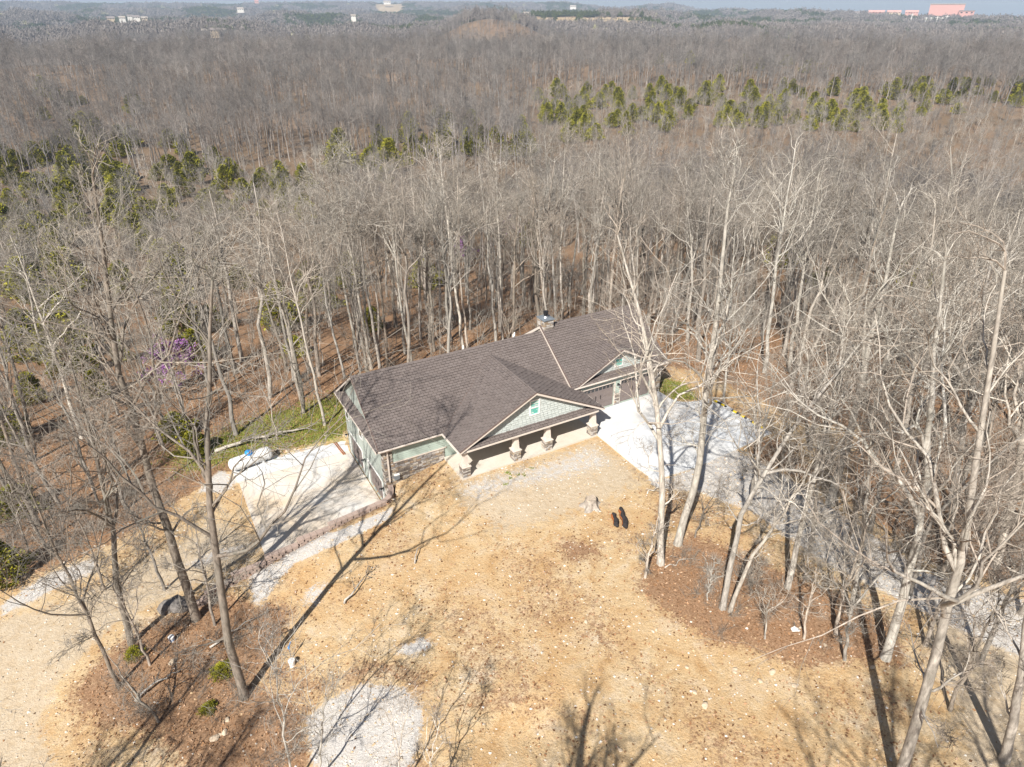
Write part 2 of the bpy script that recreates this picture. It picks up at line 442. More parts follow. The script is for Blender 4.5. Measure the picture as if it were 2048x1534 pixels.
# skyline of the far ridge (photo column -> row), and heights of the land between
_SKU = [-400,0,200,450,600,800,1000,1130,1210,1245,1300,1345,1380,1440,1500,1530,1575,1650,1750,1850,2048,2500]
_SKV = [2,5,7,8,5,4,5,4,15,16,8,8,15,18,14,9,16,22,26,29,32,32]
def az_u(x, y):
    return 1024 + F_PX * 1.1413 * x / np.maximum(y, 1.0)
def zv(v, Rr, h=11.0): return CAM_H - (v - 16.0) / 1778.0 * Rr - h
def far_z(x, y):
    r = np.hypot(x, y); u = az_u(x, y)
    crest = np.interp(u, _SKU, _SKV)
    side = sstep(1380, 1620, u)
    n1 = 6*np.sin(u/97.0+1.0)+4*np.sin(u/41.0+.3)+2*np.sin(u/17.0)
    z_r = [(-.0, 0.), (50, -.5), (70, -4.0), (110, -12), (200, -17.5), (300, -18.5), (400, -15.5), (600, -5.5), (720, -14), (900, -38), (1100, -46)]
    z = np.interp(r, [a for a, _ in z_r], [b for _, b in z_r])
    lay = [(1100, zv(72+n1, 1100)), (1500, zv(46+n1, 1500)), (1850, zv(66, 1850)), (2300, zv(31-n1, 2300)), (2750, zv(54, 2750)),
           (3300, zv(19+n1*.7, 3300)), (3700, zv(34, 3700)), (4400, zv(crest, 4400)), (5200, zv(crest+12, 5200)), (9000, zv(40, 9000))]
    layR = [(1100, zv(66+n1*.6, 1100)), (1500, zv(54+n1*.6, 1500)), (1800, zv(48, 1800)), (2300, zv(34+n1*.4, 2300)), (2600, zv(crest, 2600)),
            (3100, zv(crest+10, 3100)), (3600, zv(crest+14, 3600)), (4400, zv(crest+16, 4400)), (5200, zv(crest+18, 5200)), (9000, zv(40, 9000))]
    def lerp_layers(L):
        out = np.where(r < 900, z, 0*z)
        zs = [np.interp(900, [a for a, _ in z_r], [b for _, b in z_r]) + 0*z] + [q for _, q in L]; rs = [900] + [q for q, _ in L]
        acc = zs[0].copy()
        for i in range(len(rs)-1):
            t = np.clip((r-rs[i])/(rs[i+1]-rs[i]), 0, 1); t = t*t*(3-2*t)
            acc = np.where(r >= rs[i], zs[i]*(1-t)+zs[i+1]*t, acc)
        return np.where(r < 900, z, acc)
    far = lerp_layers(lay)*(1-side) + lerp_layers(layR)*side
    # wooded knoll and the sloping pasture behind it
    far = far + 27*np.exp(-(((x+22)/78)**2 + ((y-1120)/150)**2))
    far = np.where((r > 1250) & (r < 1900), far + 14*np.exp(-(((x-150)/130)**2))*sstep(1350, 1700, r)*(1-sstep(1750, 1900, r)), far)
    # pasture face tilted to the viewer
    vf = np.interp(r, [1250, 1400, 1700, 1800, 1950], [66, 60, 33, 34, 44]); wf = sstep(1010, 1070, u)*(1-sstep(1290, 1370, u))*sstep(1230, 1350, r)*(1-sstep(1800, 1950, r))
    far = far*(1-wf) + (CAM_H-(vf-16)/1778.0*r)*wf
    return far
def ground(x, y):
    x = np.asarray(x, float); y = np.asarray(y, float)
    r = np.hypot(x, y - 42)
    zf = far_z(x, y) + wob(x, y) * sstep(45, 120, r) * 1.2
    out = zf.copy()
    nr = r < 62
    if np.any(nr):
        xn, yn = x[nr], y[nr]
        u = f_up(xn, yn); l = f_lo(xn, yn)
        s = sdist(xn, yn, LOWER)
        a, b = w2h(xn, yn)
        w = np.where(a > -17.5, 0.16, 2.5)
        w = np.where(b > 12.5, 1.0, w)
        near = l + (u - l) * sstep(-1, 1, s / w) + wob(xn, yn) * .18 * sstep(4, 14, np.maximum(np.abs(a - 8) - 14, np.abs(b - 4) - 9))
        k = sstep(38, 60, r[nr])
        out[nr] = near*(1-k) + zf[nr]*k
    # the ground lies just under the concrete
    a, b = w2h(x, y)
    out = np.where((a > -13.9) & (a < -5.0) & (b > 1.4) & (b < 14.2), np.minimum(out, -3.52), out)
    out = np.where((a > 11.7) & (a < 20.4) & (b > -7.0) & (b < 2.9), np.minimum(out, -.05), out)
    out = np.where((a > 11.7) & (a < 23.8) & (b > -6.8) & (b < -.7), np.minimum(out, -.05), out)
    out = np.where((a > -.2) & (a < 11.7) & (b > -.2) & (b < 3), np.minimum(out, -.02), out)
    # shallow dug hollow in the front yard
    out = out - .35*np.exp(-(((x-.5)/2.8)**2 + ((y-20.6)/1.5)**2))
    return out
def gz(x, y): return float(ground(np.array([x], float), np.array([y], float))[0])
_T = np.concatenate([np.linspace(12, 140, 900), np.linspace(140.5, 900, 900)])
def G(u, v, lift=0.0):
    """where the sight line of a photo pixel meets the ground"""
    d = ray(u, v); P = np.array([0, 0, CAM_H]) + _T[:, None]*d
    below = P[:, 2] < ground(P[:, 0], P[:, 1]) + lift
    i = int(np.argmax(below)) if below.any() else len(_T)-1
    i = max(i, 1)
    lo, hi = _T[i-1], _T[i]
    for _ in range(12):
        m = (lo+hi)/2; p = np.array([0, 0, CAM_H]) + m*d
        if p[2] < gz(p[0], p[1]) + lift: hi = m
        else: lo = m
    return np.array([0, 0, CAM_H]) + hi*d
def Gpoly(pts): return np.array([G(u, v)[:2] for u, v in pts])

xs = np.concatenate([-np.geomspace(46.35, 7500, 95)[::-1], np.arange(-46, 46.01, .36), np.geomspace(46.4, 7500, 95)])
ys = np.concatenate([-np.geomspace(3, 400, 14)[::-1], np.arange(3, 12, 1.0), np.arange(12, 74.01, .36), np.geomspace(74.5, 9000, 120)])
X, Y = np.meshgrid(xs, ys)
Z = ground(X.ravel(), Y.ravel())
GV = np.stack([X.ravel(), Y.ravel(), Z], 1)
nx, ny = len(xs), len(ys)
idx = np.arange(nx*ny).reshape(ny, nx)
GF = np.stack([idx[:-1, :-1], idx[:-1, 1:], idx[1:, 1:], idx[1:, :-1]], -1).reshape(-1, 4)
# what covers the ground where: leaf, gravel, grass, sand (+ pasture far away)
gx, gy = GV[:, 0], GV[:, 1]
CLEAR = Gpoly([(-260,1640),(-200,1330),(0,1165),(180,1090),(330,1010),(430,960),(462,945),(560,905),(640,880)]) 
CLEAR = np.concatenate([CLEAR, np.array([h2w(a, b) for a, b in [(-7,15.0),(-4,15.5),(2,14.8),(12,14.6),(20,14.2),(22,11.5),(22.5,6),(25.5,3),(27.5,-2),(27.5,-7),(31,-10)]]),
                        Gpoly([(1690,985),(1850,1120),(2080,1180),(2300,1300),(2400,1640),(1024,1800)])])
sd_clear = sdist(gx, gy, CLEAR)
def soft(poly, w): return 1 - sstep(-w, w, sdist(gx, gy, poly))
leaf = sstep(-1.5, 1.2, sd_clear)
gravel = np.zeros(len(gx)); grass = np.zeros(len(gx)); sand = np.zeros(len(gx))
def add(arr, poly, w, k=1.0): np.maximum(arr, soft(poly, w)*k, out=arr)
# bare clay on the bank right of the parking apron
leaf *= 1 - .8*soft(Gpoly([(1330,730),(1420,745),(1560,840),(1590,880),(1540,855),(1430,795),(1380,800),(1340,790)]), 1.5)
LEAFY = [([(130,1400),(180,1330),(300,1240),(430,1190),(520,1190),(600,1210),(560,1290),(520,1360),(640,1420),(650,1600),(420,1600),(300,1480),(190,1460)], .95),
    ([(480,1350),(560,1290),(640,1330),(700,1340),(660,1420),(560,1420)], .6), ([(660,1350),(740,1310),(860,1330),(870,1400),(830,1400),(760,1360),(690,1400)], .75),
    ([(1100,1090),(1140,1070),(1210,1090),(1200,1120),(1130,1125)], .9), ([(1160,1005),(1200,985),(1240,1010),(1210,1035)], .65), ([(1175,1055),(1220,1055),(1225,1075),(1185,1072)], .7),
    ([(1290,1110),(1380,1060),(1480,1100),(1600,1150),(1700,1190),(1790,1250),(1830,1340),(1700,1330),(1600,1340),(1500,1300),(1420,1290),(1330,1230),(1270,1180)], .95),
    ([(900,1400),(980,1370),(1080,1380),(1130,1420),(1060,1415),(960,1430)], .8), ([(1120,1430),(1180,1400),(1220,1440),(1170,1480)], .6),
    ([(1000,1190),(1080,1185),(1180,1200),(1160,1270),(1070,1270),(1000,1240)], .55), ([(1290,990),(1340,960),(1380,990),(1400,1060),(1300,1060)], .6),
    ([(1490,880),(1560,870),(1640,960),(1600,960),(1500,925)], .95), ([(1690,1000),(1850,1110),(2060,1180),(2060,900),(1700,900)], 1.0),
    ([(0,1060),(120,1040),(330,960),(420,940),(330,1040),(150,1130),(0,1180)], .8), ([(1650,1340),(1800,1360),(1850,1450),(1750,1480)], .5),
    ([(905,925),(935,945),(925,960),(880,930)], .6), ([(600,1180),(700,1140),(800,1150),(760,1240),(660,1260)], .4)]
for p, k in LEAFY: add(leaf, Gpoly(p), 1.7, k*.92)
leaf = np.maximum(leaf, .43*np.clip(.55+.5*np.sin(gx*.31+1.3)*np.sin(gy*.27+.4)+.35*np.sin(gx*.83+gy*.61), 0, 1)*(sd_clear < 0))
GRAV = [([(925,962),(1060,928),(1186,885),(1240,930),(1130,965),(1030,985),(950,1010),(915,985)], 1.5, .55), ([(560,1112),(680,1062),(790,1012),(775,1040),(690,1082),(600,1122),(570,1130)], .25, 1.0),
    ([(610,1440),(660,1400),(720,1370),(810,1375),(845,1420),(840,1470),(800,1600),(640,1600)], .6, 1.0), ([(770,1305),(850,1270),(880,1290),(830,1315)], .4, .7),
    ([(360,1130),(430,1095),(500,1085),(470,1110),(400,1140)], .7, .6), ([(395,985),(440,940),(480,960),(450,985)], .5, .9), ([(0,1210),(90,1150),(190,1115),(200,1140),(90,1190),(0,1235)], .6, .8),
    ([(1290,945),(1330,960),(1470,900),(1560,945),(1700,1040),(1850,1145),(2080,1210),(2080,1330),(1900,1250),(1760,1180),(1640,1120),(1500,1020),(1400,985),(1310,975)], .6, 1.0),
    ([(500,1150),(600,1118),(560,1160),(520,1220),(500,1200)], .4, .7), ([(610,1175),(660,1160),(640,1215),(600,1210)], .5, .6), ([(690,900),(640,905),(560,930),(548,915),(640,885)], .5, .8)]
for p, w, k in GRAV: add(gravel, Gpoly(p), w, k)
SAND = [([(-300,1640),(-260,1360),(0,1240),(140,1200),(300,1120),(440,1040),(540,1085),(490,1120),(380,1175),(230,1250),(110,1370),(80,1450),(160,1640)], 1.2, .9),
    ([(1900,1230),(2080,1260),(2300,1400),(2200,1640),(1980,1640),(1900,1400),(1830,1280)], 1.2, .85), ([(640,1430),(720,1400),(800,1420),(780,1480),(700,1470)], .8, .5),
    ([(905,935),(930,958),(1060,925),(1186,880),(1260,930),(1290,970),(1200,1010),(1000,1070),(920,1010)], 2.0, .85)]
for p, w, k in SAND: add(sand, Gpoly(p), w, k)
leaf *= 1 - np.clip(gravel*.95, 0, 1); leaf *= 1 - sand*.7
GR = [([(560,850),(620,840),(690,850),(690,880),(640,890),(560,900),(500,900),(480,880)], 1.2, .85), ([(1320,755),(1370,765),(1400,800),(1345,800),(1318,782)], .7, .8)]
for p, w, k in GR: add(grass, Gpoly(p), w, k)
add(grass, np.array([h2w(a, b) for a, b in [(-18,17),(-6,14.5),(1,15),(5,19),(0,23),(-10,24),(-19,22)]]), 2.0, .75)
rr = np.hypot(gx, gy)
uu = az_u(gx, gy)
field = np.zeros(len(gx))
field = np.maximum(field, sstep(1390, 1430, rr)*(1-sstep(1690, 1720, rr))*sstep(1050, 1075, uu)*(1-sstep(1280, 1330, uu)))
field = np.maximum(field, sstep(3500, 3600, rr)*(1-sstep(4500, 4600, rr))*sstep(1375, 1390, uu)*(1-sstep(1450, 1470, uu)))
field = np.maximum(field, sstep(3500, 3600, rr)*(1-sstep(4500, 4600, rr))*sstep(745, 755, uu)*(1-sstep(800, 815, uu)))
ground_me = mesh_np('ground', GV, GF, [], smooth=True)
za = ground_me.attributes.new('zone', 'FLOAT_COLOR', 'POINT')
za.data.foreach_set('color', np.stack([leaf, gravel, grass, sand], 1).astype(np.float32).ravel())
zb = ground_me.attributes.new('pasture', 'FLOAT', 'POINT')
zb.data.foreach_set('value', field.astype(np.float32))
zc = ground_me.attributes.new('woods', 'FLOAT', 'POINT')
zc.data.foreach_set('value', sstep(70, 160, np.hypot(gx, gy-20)).astype(np.float32))

def ground_mat():
    m, nt, bs = new_mat('ground')
    at_ = nd(nt, 'ShaderNodeAttribute', attribute_name='zone')
    sp = nt.nodes.new('ShaderNodeSeparateColor'); nt.links.new(at_.outputs['Color'], sp.inputs[0])
    leaf_, grav_, gras_ = sp.outputs[0], sp.outputs[1], sp.outputs[2]; sand_ = at_.outputs['Alpha']
    nA = noise(nt, 0.55, 6, 0.7, dist=0.5); nB = noise(nt, 2.4, 5, 0.75); nC = noise(nt, 9.0, 4, 0.75); nD = noise(nt, 0.12, 4, 0.6)
    nE = noise(nt, 26.0, 2, 0.6)
    # clay
    clay = ramp(nt, nA, [(0.28, (0.34, 0.20, 0.085)), (0.40, (0.47, 0.315, 0.165)), (0.52, (0.52, 0.385, 0.225)), (0.62, (0.54, 0.425, 0.285)), (0.74, (0.55, 0.475, 0.375))])
    clay = mix(nt, ramp(nt, nD, [(0.44, 0.0), (0.64, 0.5)]), clay, (0.45, 0.28, 0.13))
    clay = mix(nt, 1.0, clay, ramp(nt, nC, [(0.25, 0.62), (0.48, 1.0), (0.75, 1.12)]), 'MULTIPLY')
    clay = mix(nt, ramp(nt, nE, [(0.60, 0.0), (0.70, 0.6)]), clay, (0.62, 0.56, 0.48))
    clay = mix(nt, ramp(nt, nE, [(0.30, 0.7), (0.39, 0.0)]), clay, (0.17, 0.10, 0.06))
    # gravel and dusty sand
    gr = ramp(nt, nE, [(0.3, (0.33, 0.32, 0.31)), (0.5, (0.50, 0.48, 0.46)), (0.7, (0.64, 0.62, 0.59))])
    gr = mix(nt, ramp(nt, nB, [(0.5, 0.0), (0.75, 0.45)]), gr, (0.52, 0.42, 0.30))
    sn = ramp(nt, nB, [(0.3, (0.44, 0.34, 0.225)), (0.6, (0.53, 0.445, 0.335)), (0.8, (0.58, 0.52, 0.435))])
    sn = mix(nt, 1.0, sn, ramp(nt, nE, [(0.25, 0.85), (0.6, 1.0)]), 'MULTIPLY')
    # leaf litter and woodland floor
    lf = ramp(nt, nC, [(0.25, (0.10, 0.06, 0.035)), (0.43, (0.22, 0.128, 0.074)), (0.58, (0.32, 0.195, 0.118)), (0.78, (0.43, 0.315, 0.22))])
    lf = mix(nt, ramp(nt, nA, [(0.35, 0.0), (0.7, 0.35)]), lf, (0.34, 0.22, 0.135))
    gs = ramp(nt, nC, [(0.3, (0.12, 0.13, 0.025)), (0.55, (0.22, 0.235, 0.05)), (0.75, (0.36, 0.31, 0.13))])
    def mask(w, n, k=1.0):   # weight against noise: ragged edge
        a = math_n(nt, 'MULTIPLY', math_n(nt, 'SUBTRACT', n, 0.32), 2.5, clamp=True)
        b = math_n(nt, 'SUBTRACT', math_n(nt, 'MULTIPLY', w, 1.25), a)
        c = math_n(nt, 'MULTIPLY', b, 3.0, clamp=True)
        return math_n(nt, 'MULTIPLY', c, k)
    n2 = math_n(nt, 'ADD', math_n(nt, 'MULTIPLY', nB, .6), math_n(nt, 'MULTIPLY', nC, .4))
    c = mix(nt, mask(sand_, nB, .9), clay, sn)
    c = mix(nt, mask(leaf_, n2, .96), c, lf)
    c = mix(nt, mask(grav_, n2, .95), c, gr)
    c = mix(nt, mask(gras_, n2, .9), c, gs)
    # far away: woodland floor greys, pasture is straw coloured
    wd = nd(nt, 'ShaderNodeAttribute', attribute_name='woods').outputs['Fac']
    nF = noise(nt, 0.02, 4, 0.6)
    wcol = ramp(nt, nF, [(0.35, (0.135, 0.105, 0.07)), (0.65, (0.20, 0.15, 0.11))])
    c = mix(nt, math_n(nt, 'MULTIPLY', wd, .75), c, wcol)
    ps = nd(nt, 'ShaderNodeAttribute', attribute_name='pasture').outputs['Fac']
    c = mix(nt, ps, c, ramp(nt, nF, [(0.3, (0.36, 0.26, 0.15)), (0.7, (0.46, 0.37, 0.25))]))
    nt.links.new(c, bs.inputs['Base Color'])
    bs.inputs['Roughness'].default_value = 1.0
    bs.inputs['Specular IOR Level'].default_value = 0.05
    hgt = math_n(nt, 'ADD', math_n(nt, 'MULTIPLY', nC, 1.0), math_n(nt, 'MULTIPLY', nB, 1.5))
    bump(nt, bs, hgt, 0.55, 0.12)
    return m
M['ground'] = ground_mat()
ground_me.materials.append(M['ground'])
tag(link('ground', ground_me), kind='structure')

# ------------------------------------------------------------------ slabs
def slab(name, pts, ztop, thick, mat, mb=None):
    m = MB()
    m.prism([(p[0], p[1], ztop) for p in pts], (0, 0, -thick))
    return tag(m.build(name, mat), kind='structure')
def hpts(lst): return [tuple(float(t) for t in h2w(a, b)) for a, b in lst]
slab('lower_driveway', hpts([(-14.25,.75),(-9.6,1.0),(-5.95,1.45),(-5.16,2.3),(-5.16,12.4),(-14.25,12.4)]), -3.40, .35, M['concrete_dusty'])
slab('side_pad', hpts([(-14.35,12.44),(-5.16,12.44),(-4.8,14.75),(-7.1,14.6),(-11.4,14.75),(-14.5,15.2)]), -3.385, .3, M['concrete_new'])
slab('parking_apron', hpts([(11.62,-.33),(11.62,-5.5),(11.75,-7.2),(15.9,-7.5),(19.6,-7.3),(24.0,-7.0),(24.05,-.5),(23.4,-.42),(22.3,-.2),(21.4,.1),(20.9,.5),(20.6,1.2),(20.55,2.78),(11.62,2.78)]), .06, .3, M['concrete_new'])
slab('porch_floor', hpts([(-.36,-.36),(11.60,-.36),(11.60,2.82),(-.36,2.82)]), .10, .6, M['concrete_porch'])

# ------------------------------------------------------------------ house
rng = random.Random(11)
hx, hy = h2w(0, 0)
house = empty('house', (float(hx), float(hy), 0), PHI)
tag(house, 'green and stone house with brown shingle roof, front porch and four garage doors', 'house')

def clip_convex(poly, clip):
    """Sutherland-Hodgman; clip polygon counter-clockwise"""
    out = poly
    for i in range(len(clip)):
        ax, ay = clip[i]; bx, by = clip[(i+1) % len(clip)]
        inp, out = out, []
        if not inp: return []
        def side(p): return (bx-ax)*(p[1]-ay) - (by-ay)*(p[0]-ax)
        for j in range(len(inp)):
            p, q = inp[j], inp[(j+1) % len(inp)]
            sp_, sq = side(p), side(q)
            if sp_ >= -1e-9: out.append(p)
            if (sp_ > 1e-9 and sq < -1e-9) or (sp_ < -1e-9 and sq > 1e-9):
                t = sp_/(sp_-sq); out.append((p[0]+t*(q[0]-p[0]), p[1]+t*(q[1]-p[1])))
    return out
def area2(p): return sum(p[i][0]*p[(i+1) % len(p)][1]-p[(i+1) % len(p)][0]*p[i][1] for i in range(len(p)))
def tile_field(mb, poly, origin, S, T, N, row, tab, h0, h1, jit=0.0, seed=0, lift=0.0, gap=.012):
    """courses of overlapping tiles filling a convex polygon given in (s,t)"""
    rr_ = random.Random(seed)
    if area2(poly) < 0: poly = poly[::-1]
    O_, S, T, N = map(Vector, (origin, S, T, N))
    smin = min(p[0] for p in poly); smax = max(p[0] for p in poly)
    tmin = min(p[1] for p in poly); tmax = max(p[1] for p in poly)
    k = 0; t0 = tmin
    while t0 < tmax - 1e-3:
        t1 = t0 + row
        s0 = smin - (tab*(0.5 if k % 2 else 0.0)) - rr_.random()*jit
        while s0 < smax:
            w = tab*(1 + (rr_.random()-.5)*jit)
            q = clip_convex([(s0, t0), (s0+w-gap, t0), (s0+w-gap, t1+.02), (s0, t1+.02)], poly)
            s0 += w
            if len(q) < 3 or abs(area2(q)) < 2e-4: continue
            hh = h1*(0.6 + 0.8*rr_.random())
            def pt(s, t, h): return O_ + S*s + T*t + N*(h+lift)
            mb.poly([pt(s, t, hh + (h0-hh)*min(1, max(0, (t-t0)/row))) for s, t in q], 0)
            for j in range(len(q)):
                a_, b_ = q[j], q[(j+1) % len(q)]
                if abs(a_[1]-t0) < 1e-6 and abs(b_[1]-t0) < 1e-6:
                    mb.poly([pt(a_[0], t0, -.004), pt(b_[0], t0, -.004), pt(b_[0], t0, hh), pt(a_[0], t0, hh)], 1)
        t0 = t1; k += 1
def roof_plane(name, polys_ab, zf, gdir, slope, part_parent, thick=.14, seed=1, ab_outline=None, shingles=True):
    """slab with shingles. zf(a,b): height; gdir: horizontal unit vector pointing up the slope"""
    g = Vector((gdir[0], gdir[1])); h = Vector((g.y, -g.x)); L = math.sqrt(1+slope*slope)
    mb = MB()
    for poly in (ab_outline or polys_ab):
        if area2(poly) < 0: poly = poly[::-1]
        mb.prism([(a, b, zf(a, b)) for a, b in poly], (0, 0, -thick))
    o = mb.build(name, M['underlay'], part_parent)
    if shingles:
        sm = MB()
        S = Vector((h.x, h.y, 0)); T = Vector((g.x/L, g.y/L, slope/L)); N = S.cross(T).normalized()
        if N.z < 0: S = -S; h = -h; N = -N
        for i, poly in enumerate(polys_ab):
            o_ab = poly[0]; org = Vector((o_ab[0], o_ab[1], zf(*o_ab)))
            st = []
            for a, b in poly:
                d = Vector((a-o_ab[0], b-o_ab[1])); st.append((d.dot(h), d.dot(g)*L))
            tm = min(p[1] for p in st)
            org2 = org + T*tm; st = [(s, t-tm) for s, t in st]
            tile_field(sm, st, org2, S, T, N, .215, .38, .004, .058, gap=.03, seed=seed+i, lift=.006)
        so = sm.build('shingles', [M['shingle'], M['shingle_edge']], o)
        so['kind'] = 'stuff'
    return o
ZE, ZR, SM = 2.55, 6.20, .7228          # main eave, ridge, slope
BE, BR, BB = 2.45, 7.50, 12.55
main_z = lambda a, b: ZE + SM*(b-BE) if b <= BR else ZR - SM*(b-BR)
ALm, ARm = -5.50, 11.02
PS = .5012; PL, PR_, PC, PZ = -.54, 11.95, 5.705, 2.52   # porch gable
porch_zl = lambda a, b: PZ + PS*(a-PL)
porch_zr = lambda a, b: PZ + PS*(PR_-a)
porch_top = PZ + PS*(PC-PL)
vb = BE + (porch_top-ZE)/SM             # where porch ridge meets main roof
b11 = BE + (porch_zr(11.02, 0)-ZE)/SM
main_polys = [[(ALm,BE),(PL,BE),(PC,vb),(PC,BR),(ALm,BR)], [(PC,vb),(ARm,b11),(ARm,BR),(PC,BR)]]
mr = roof_plane('main_roof', main_polys, main_z, (0, 1), SM, house, seed=10)
roof_plane('main_roof_rear', [[(ALm,BR+.01),(ARm,BR+.01),(ARm,BB),(ALm,BB)]], main_z, (0, -1), SM, house, seed=20)
FP = -.50
roof_plane('porch_roof', [[(PL,FP),(PC,FP),(PC,vb),(PL,BE)]], porch_zl, (1, 0), PS, house, seed=30)
bx_r = vb + (b11-vb)/(11.03-PC)*(PR_-PC)
roof_plane('porch_roof', [[(PC,FP),(PR_,FP),(PR_,bx_r),(PC,vb)], [(PR_,bx_r),(PR_,2.80),(11.3,2.83),(11.03,b11)]], porch_zr, (-1, 0), PS, house, seed=40)
# garage block
GE, GR_, GZE, GZR = 2.57, 7.70, 3.0, 6.6
GS = (GZR-GZE)/(GR_-GE)
gar_z = lambda a, b: GZE + GS*(b-GE) if b <= GR_ else GZR - GS*(b-GR_)
GA0, GA1 = 11.0, 21.0
DC, DZ, DS = 15.99, 5.35, .5227          # dormer gable: centre, peak height, slope
DH = (DZ-3.02)/DS
dvb = GE + (DZ-GZE)/GS
gl, gr2 = DC-DH, DC+DH
gar_polys = [[(GA0,GE),(gl,GE),(DC,dvb),(DC,GR_),(GA0,GR_)], [(DC,dvb),(gr2,GE),(GA1,GE),(GA1,GR_),(DC,GR_)]]
roof_plane('garage_roof', gar_polys, gar_z, (0, 1), GS, house, seed=50)
roof_plane('garage_roof_rear', [[(GA0,GR_+.01),(GA1,GR_+.01),(GA1,12.9),(GA0,12.9)]], gar_z, (0, -1), GS, house, seed=60)
dz_l = lambda a, b: DZ - DS*(DC-a); dz_r = lambda a, b: DZ - DS*(a-DC)
roof_plane('dormer_roof', [[(gl,GE),(DC,GE),(DC,dvb)]], dz_l, (1, 0), DS, house, seed=70)
roof_plane('dormer_roof', [[(DC,GE),(gr2,GE),(DC,dvb)]], dz_r, (-1, 0), DS, house, seed=80)
# pent roofs under the gables
roof_plane('pent_roof', [[(-.05,FP),(11.45,FP),(10.9,.02),(.5,.02)]], lambda a, b: 2.50+.56*(b-FP), (0, 1), .56, house, thick=.10, seed=90)
roof_plane('pent_roof', [[(gl+.1,GE),(gr2-.1,GE),(gr2-1.0,3.12),(gl+1.0,3.12)]], lambda a, b: gar_z(a, b)-.035, (0, 1), GS, house, thick=.10, seed=95)
roof_plane('pent_roof', [[(-5.66,BE),(-5.66,BB),(-5.03,BB-.4),(-5.03,BE+.4)]], lambda a, b: 2.46+.62*(a+5.66), (1, 0), .62, house, thick=.10, seed=97)

# ridge caps, valley strips, rake boards, fascia, gutters
def caps(name, p, q, w=.22, slope=.6, n=None):
    p, q = Vector(p), Vector(q); d = q-p; L = d.length; d.normalize(); x = d.cross(Vector((0,0,1))).normalized()
    m = MB(); n = n or int(L/.32)
    for i in range(n):
        a_ = p + d*(L*i/n); b_ = p + d*(L*(i+1)/n+.03); u0, u1 = Vector((0,0,.055)), Vector((0,0,.035))
        for s in (-1, 1):
            e0 = a_ + x*s*w*.5 - Vector((0,0,w*.5*slope)); e1 = b_ + x*s*w*.5 - Vector((0,0,w*.5*slope))
            quad = [a_+u0, b_+u1, e1+u1, e0+u0]
            m.poly(quad if s > 0 else quad[::-1])
    o = m.build(name, M['shingle'], house); o['kind'] = 'stuff'
    return o
caps('ridge_cap', (ALm, BR, ZR), (ARm, BR, ZR), slope=.72)
caps('ridge_cap', (PC, FP, porch_top), (PC, vb, porch_top), slope=.5)
caps('ridge_cap', (GA0, GR_, GZR), (GA1, GR_, GZR), slope=.7)
caps('ridge_cap', (DC, GE, DZ), (DC, dvb, DZ), slope=.52)
def strip(name, p, q, w, mat, lift=.03, nrm=(0, 0, 1)):
    m = MB(); m.bar(Vector(p)+Vector(nrm)*lift, Vector(q)+Vector(nrm)*lift, w, .012)
    return m.build(name, mat, house)
strip('valley_flashing', (PL, BE, ZE), (PC, vb, porch_top), .17, M['roof_edge'], .02)
strip('valley_flashing', (ARm, b11, main_z(0, b11)), (PC, vb, porch_top), .14, M['roof_edge'], .02)
def rake(p, q, inward, w=.17, t=.035):
    """board hanging below a sloping roof edge, with the dark drip edge on top"""
    p, q = Vector(p), Vector(q); i = Vector(inward)
    m = MB()
    m.hexa([p+Vector((0,0,-w)), q+Vector((0,0,-w)), q+Vector((0,0,-w))-i*t, p+Vector((0,0,-w))-i*t, p+Vector((0,0,-.005)), q+Vector((0,0,-.005)), q+Vector((0,0,-.005))-i*t, p+Vector((0,0,-.005))-i*t])
    m.build('rake_board', M['trim'], house)
    m = MB()
    m.hexa([p+i*.07, q+i*.07, q-i*(t+.02), p-i*(t+.02), p+i*.07+Vector((0,0,.045)), q+i*.07+Vector((0,0,.045)), q-i*(t+.02)+Vector((0,0,.045)), p-i*(t+.02)+Vector((0,0,.045))])
    m.build('drip_edge', M['roof_edge'], house)
rake((ALm,BE,ZE),(ALm,BR,ZR),(1,0,0)); rake((ALm,BB,main_z(0,BB)),(ALm,BR,ZR),(1,0,0))
rake((PL,FP,PZ),(PC,FP,porch_top),(0,1,0)); rake((PR_,FP,PZ),(PC,FP,porch_top),(0,1,0))
rake((GA0,GE,GZE),(GA0,GR_,GZR),(1,0,0),w=.26); rake((GA0,12.9,gar_z(0,12.9)),(GA0,GR_,GZR),(1,0,0),w=.26)
rake((GA1,GE,GZE),(GA1,GR_,GZR),(-1,0,0))
rake((gl,GE,3.02),(DC,GE,DZ),(0,1,0)); rake((gr2,GE,3.02),(DC,GE,DZ),(0,1,0))
def gutter(p, q, out, name='gutter'):
    p, q, o_ = Vector(p), Vector(q), Vector(out)
    m = MB(); prof = [(0.0,.0),(.11,.0),(.13,-.05),(.09,-.12),(0.0,-.13)]
    n = len(prof); A_ = [p+o_*x+Vector((0,0,z)) for x, z in prof]; B_ = [q+o_*x+Vector((0,0,z)) for x, z in prof]
    for i in range(n-1): m.poly([A_[i], A_[i+1], B_[i+1], B_[i]])
    m.poly(A_); m.poly(B_[::-1])
    return m.build(name, M['trim'], house)
gutter((ALm,BE-.005,ZE-.03),(PL-.02,BE-.005,ZE-.03),(0,-1,0))
gutter((PL-.005,FP,PZ-.03),(PL-.005,BE,PZ-.03),(-1,0,0)); gutter((PR_+.005,FP,PZ-.03),(PR_+.005,2.8,PZ-.03),(1,0,0))
gutter((GA0,GE-.005,GZE-.03),(GA1,GE-.005,GZE-.03),(0,-1,0))
m = MB(); m.box(-.02,11.42,FP-.035,FP-.005,2.36,2.50); m.build('fascia', M['trim'], house)
m = MB(); m.box(-5.70,-5.665,BE,BB,2.33,2.465); m.build('fascia', M['trim'], house)
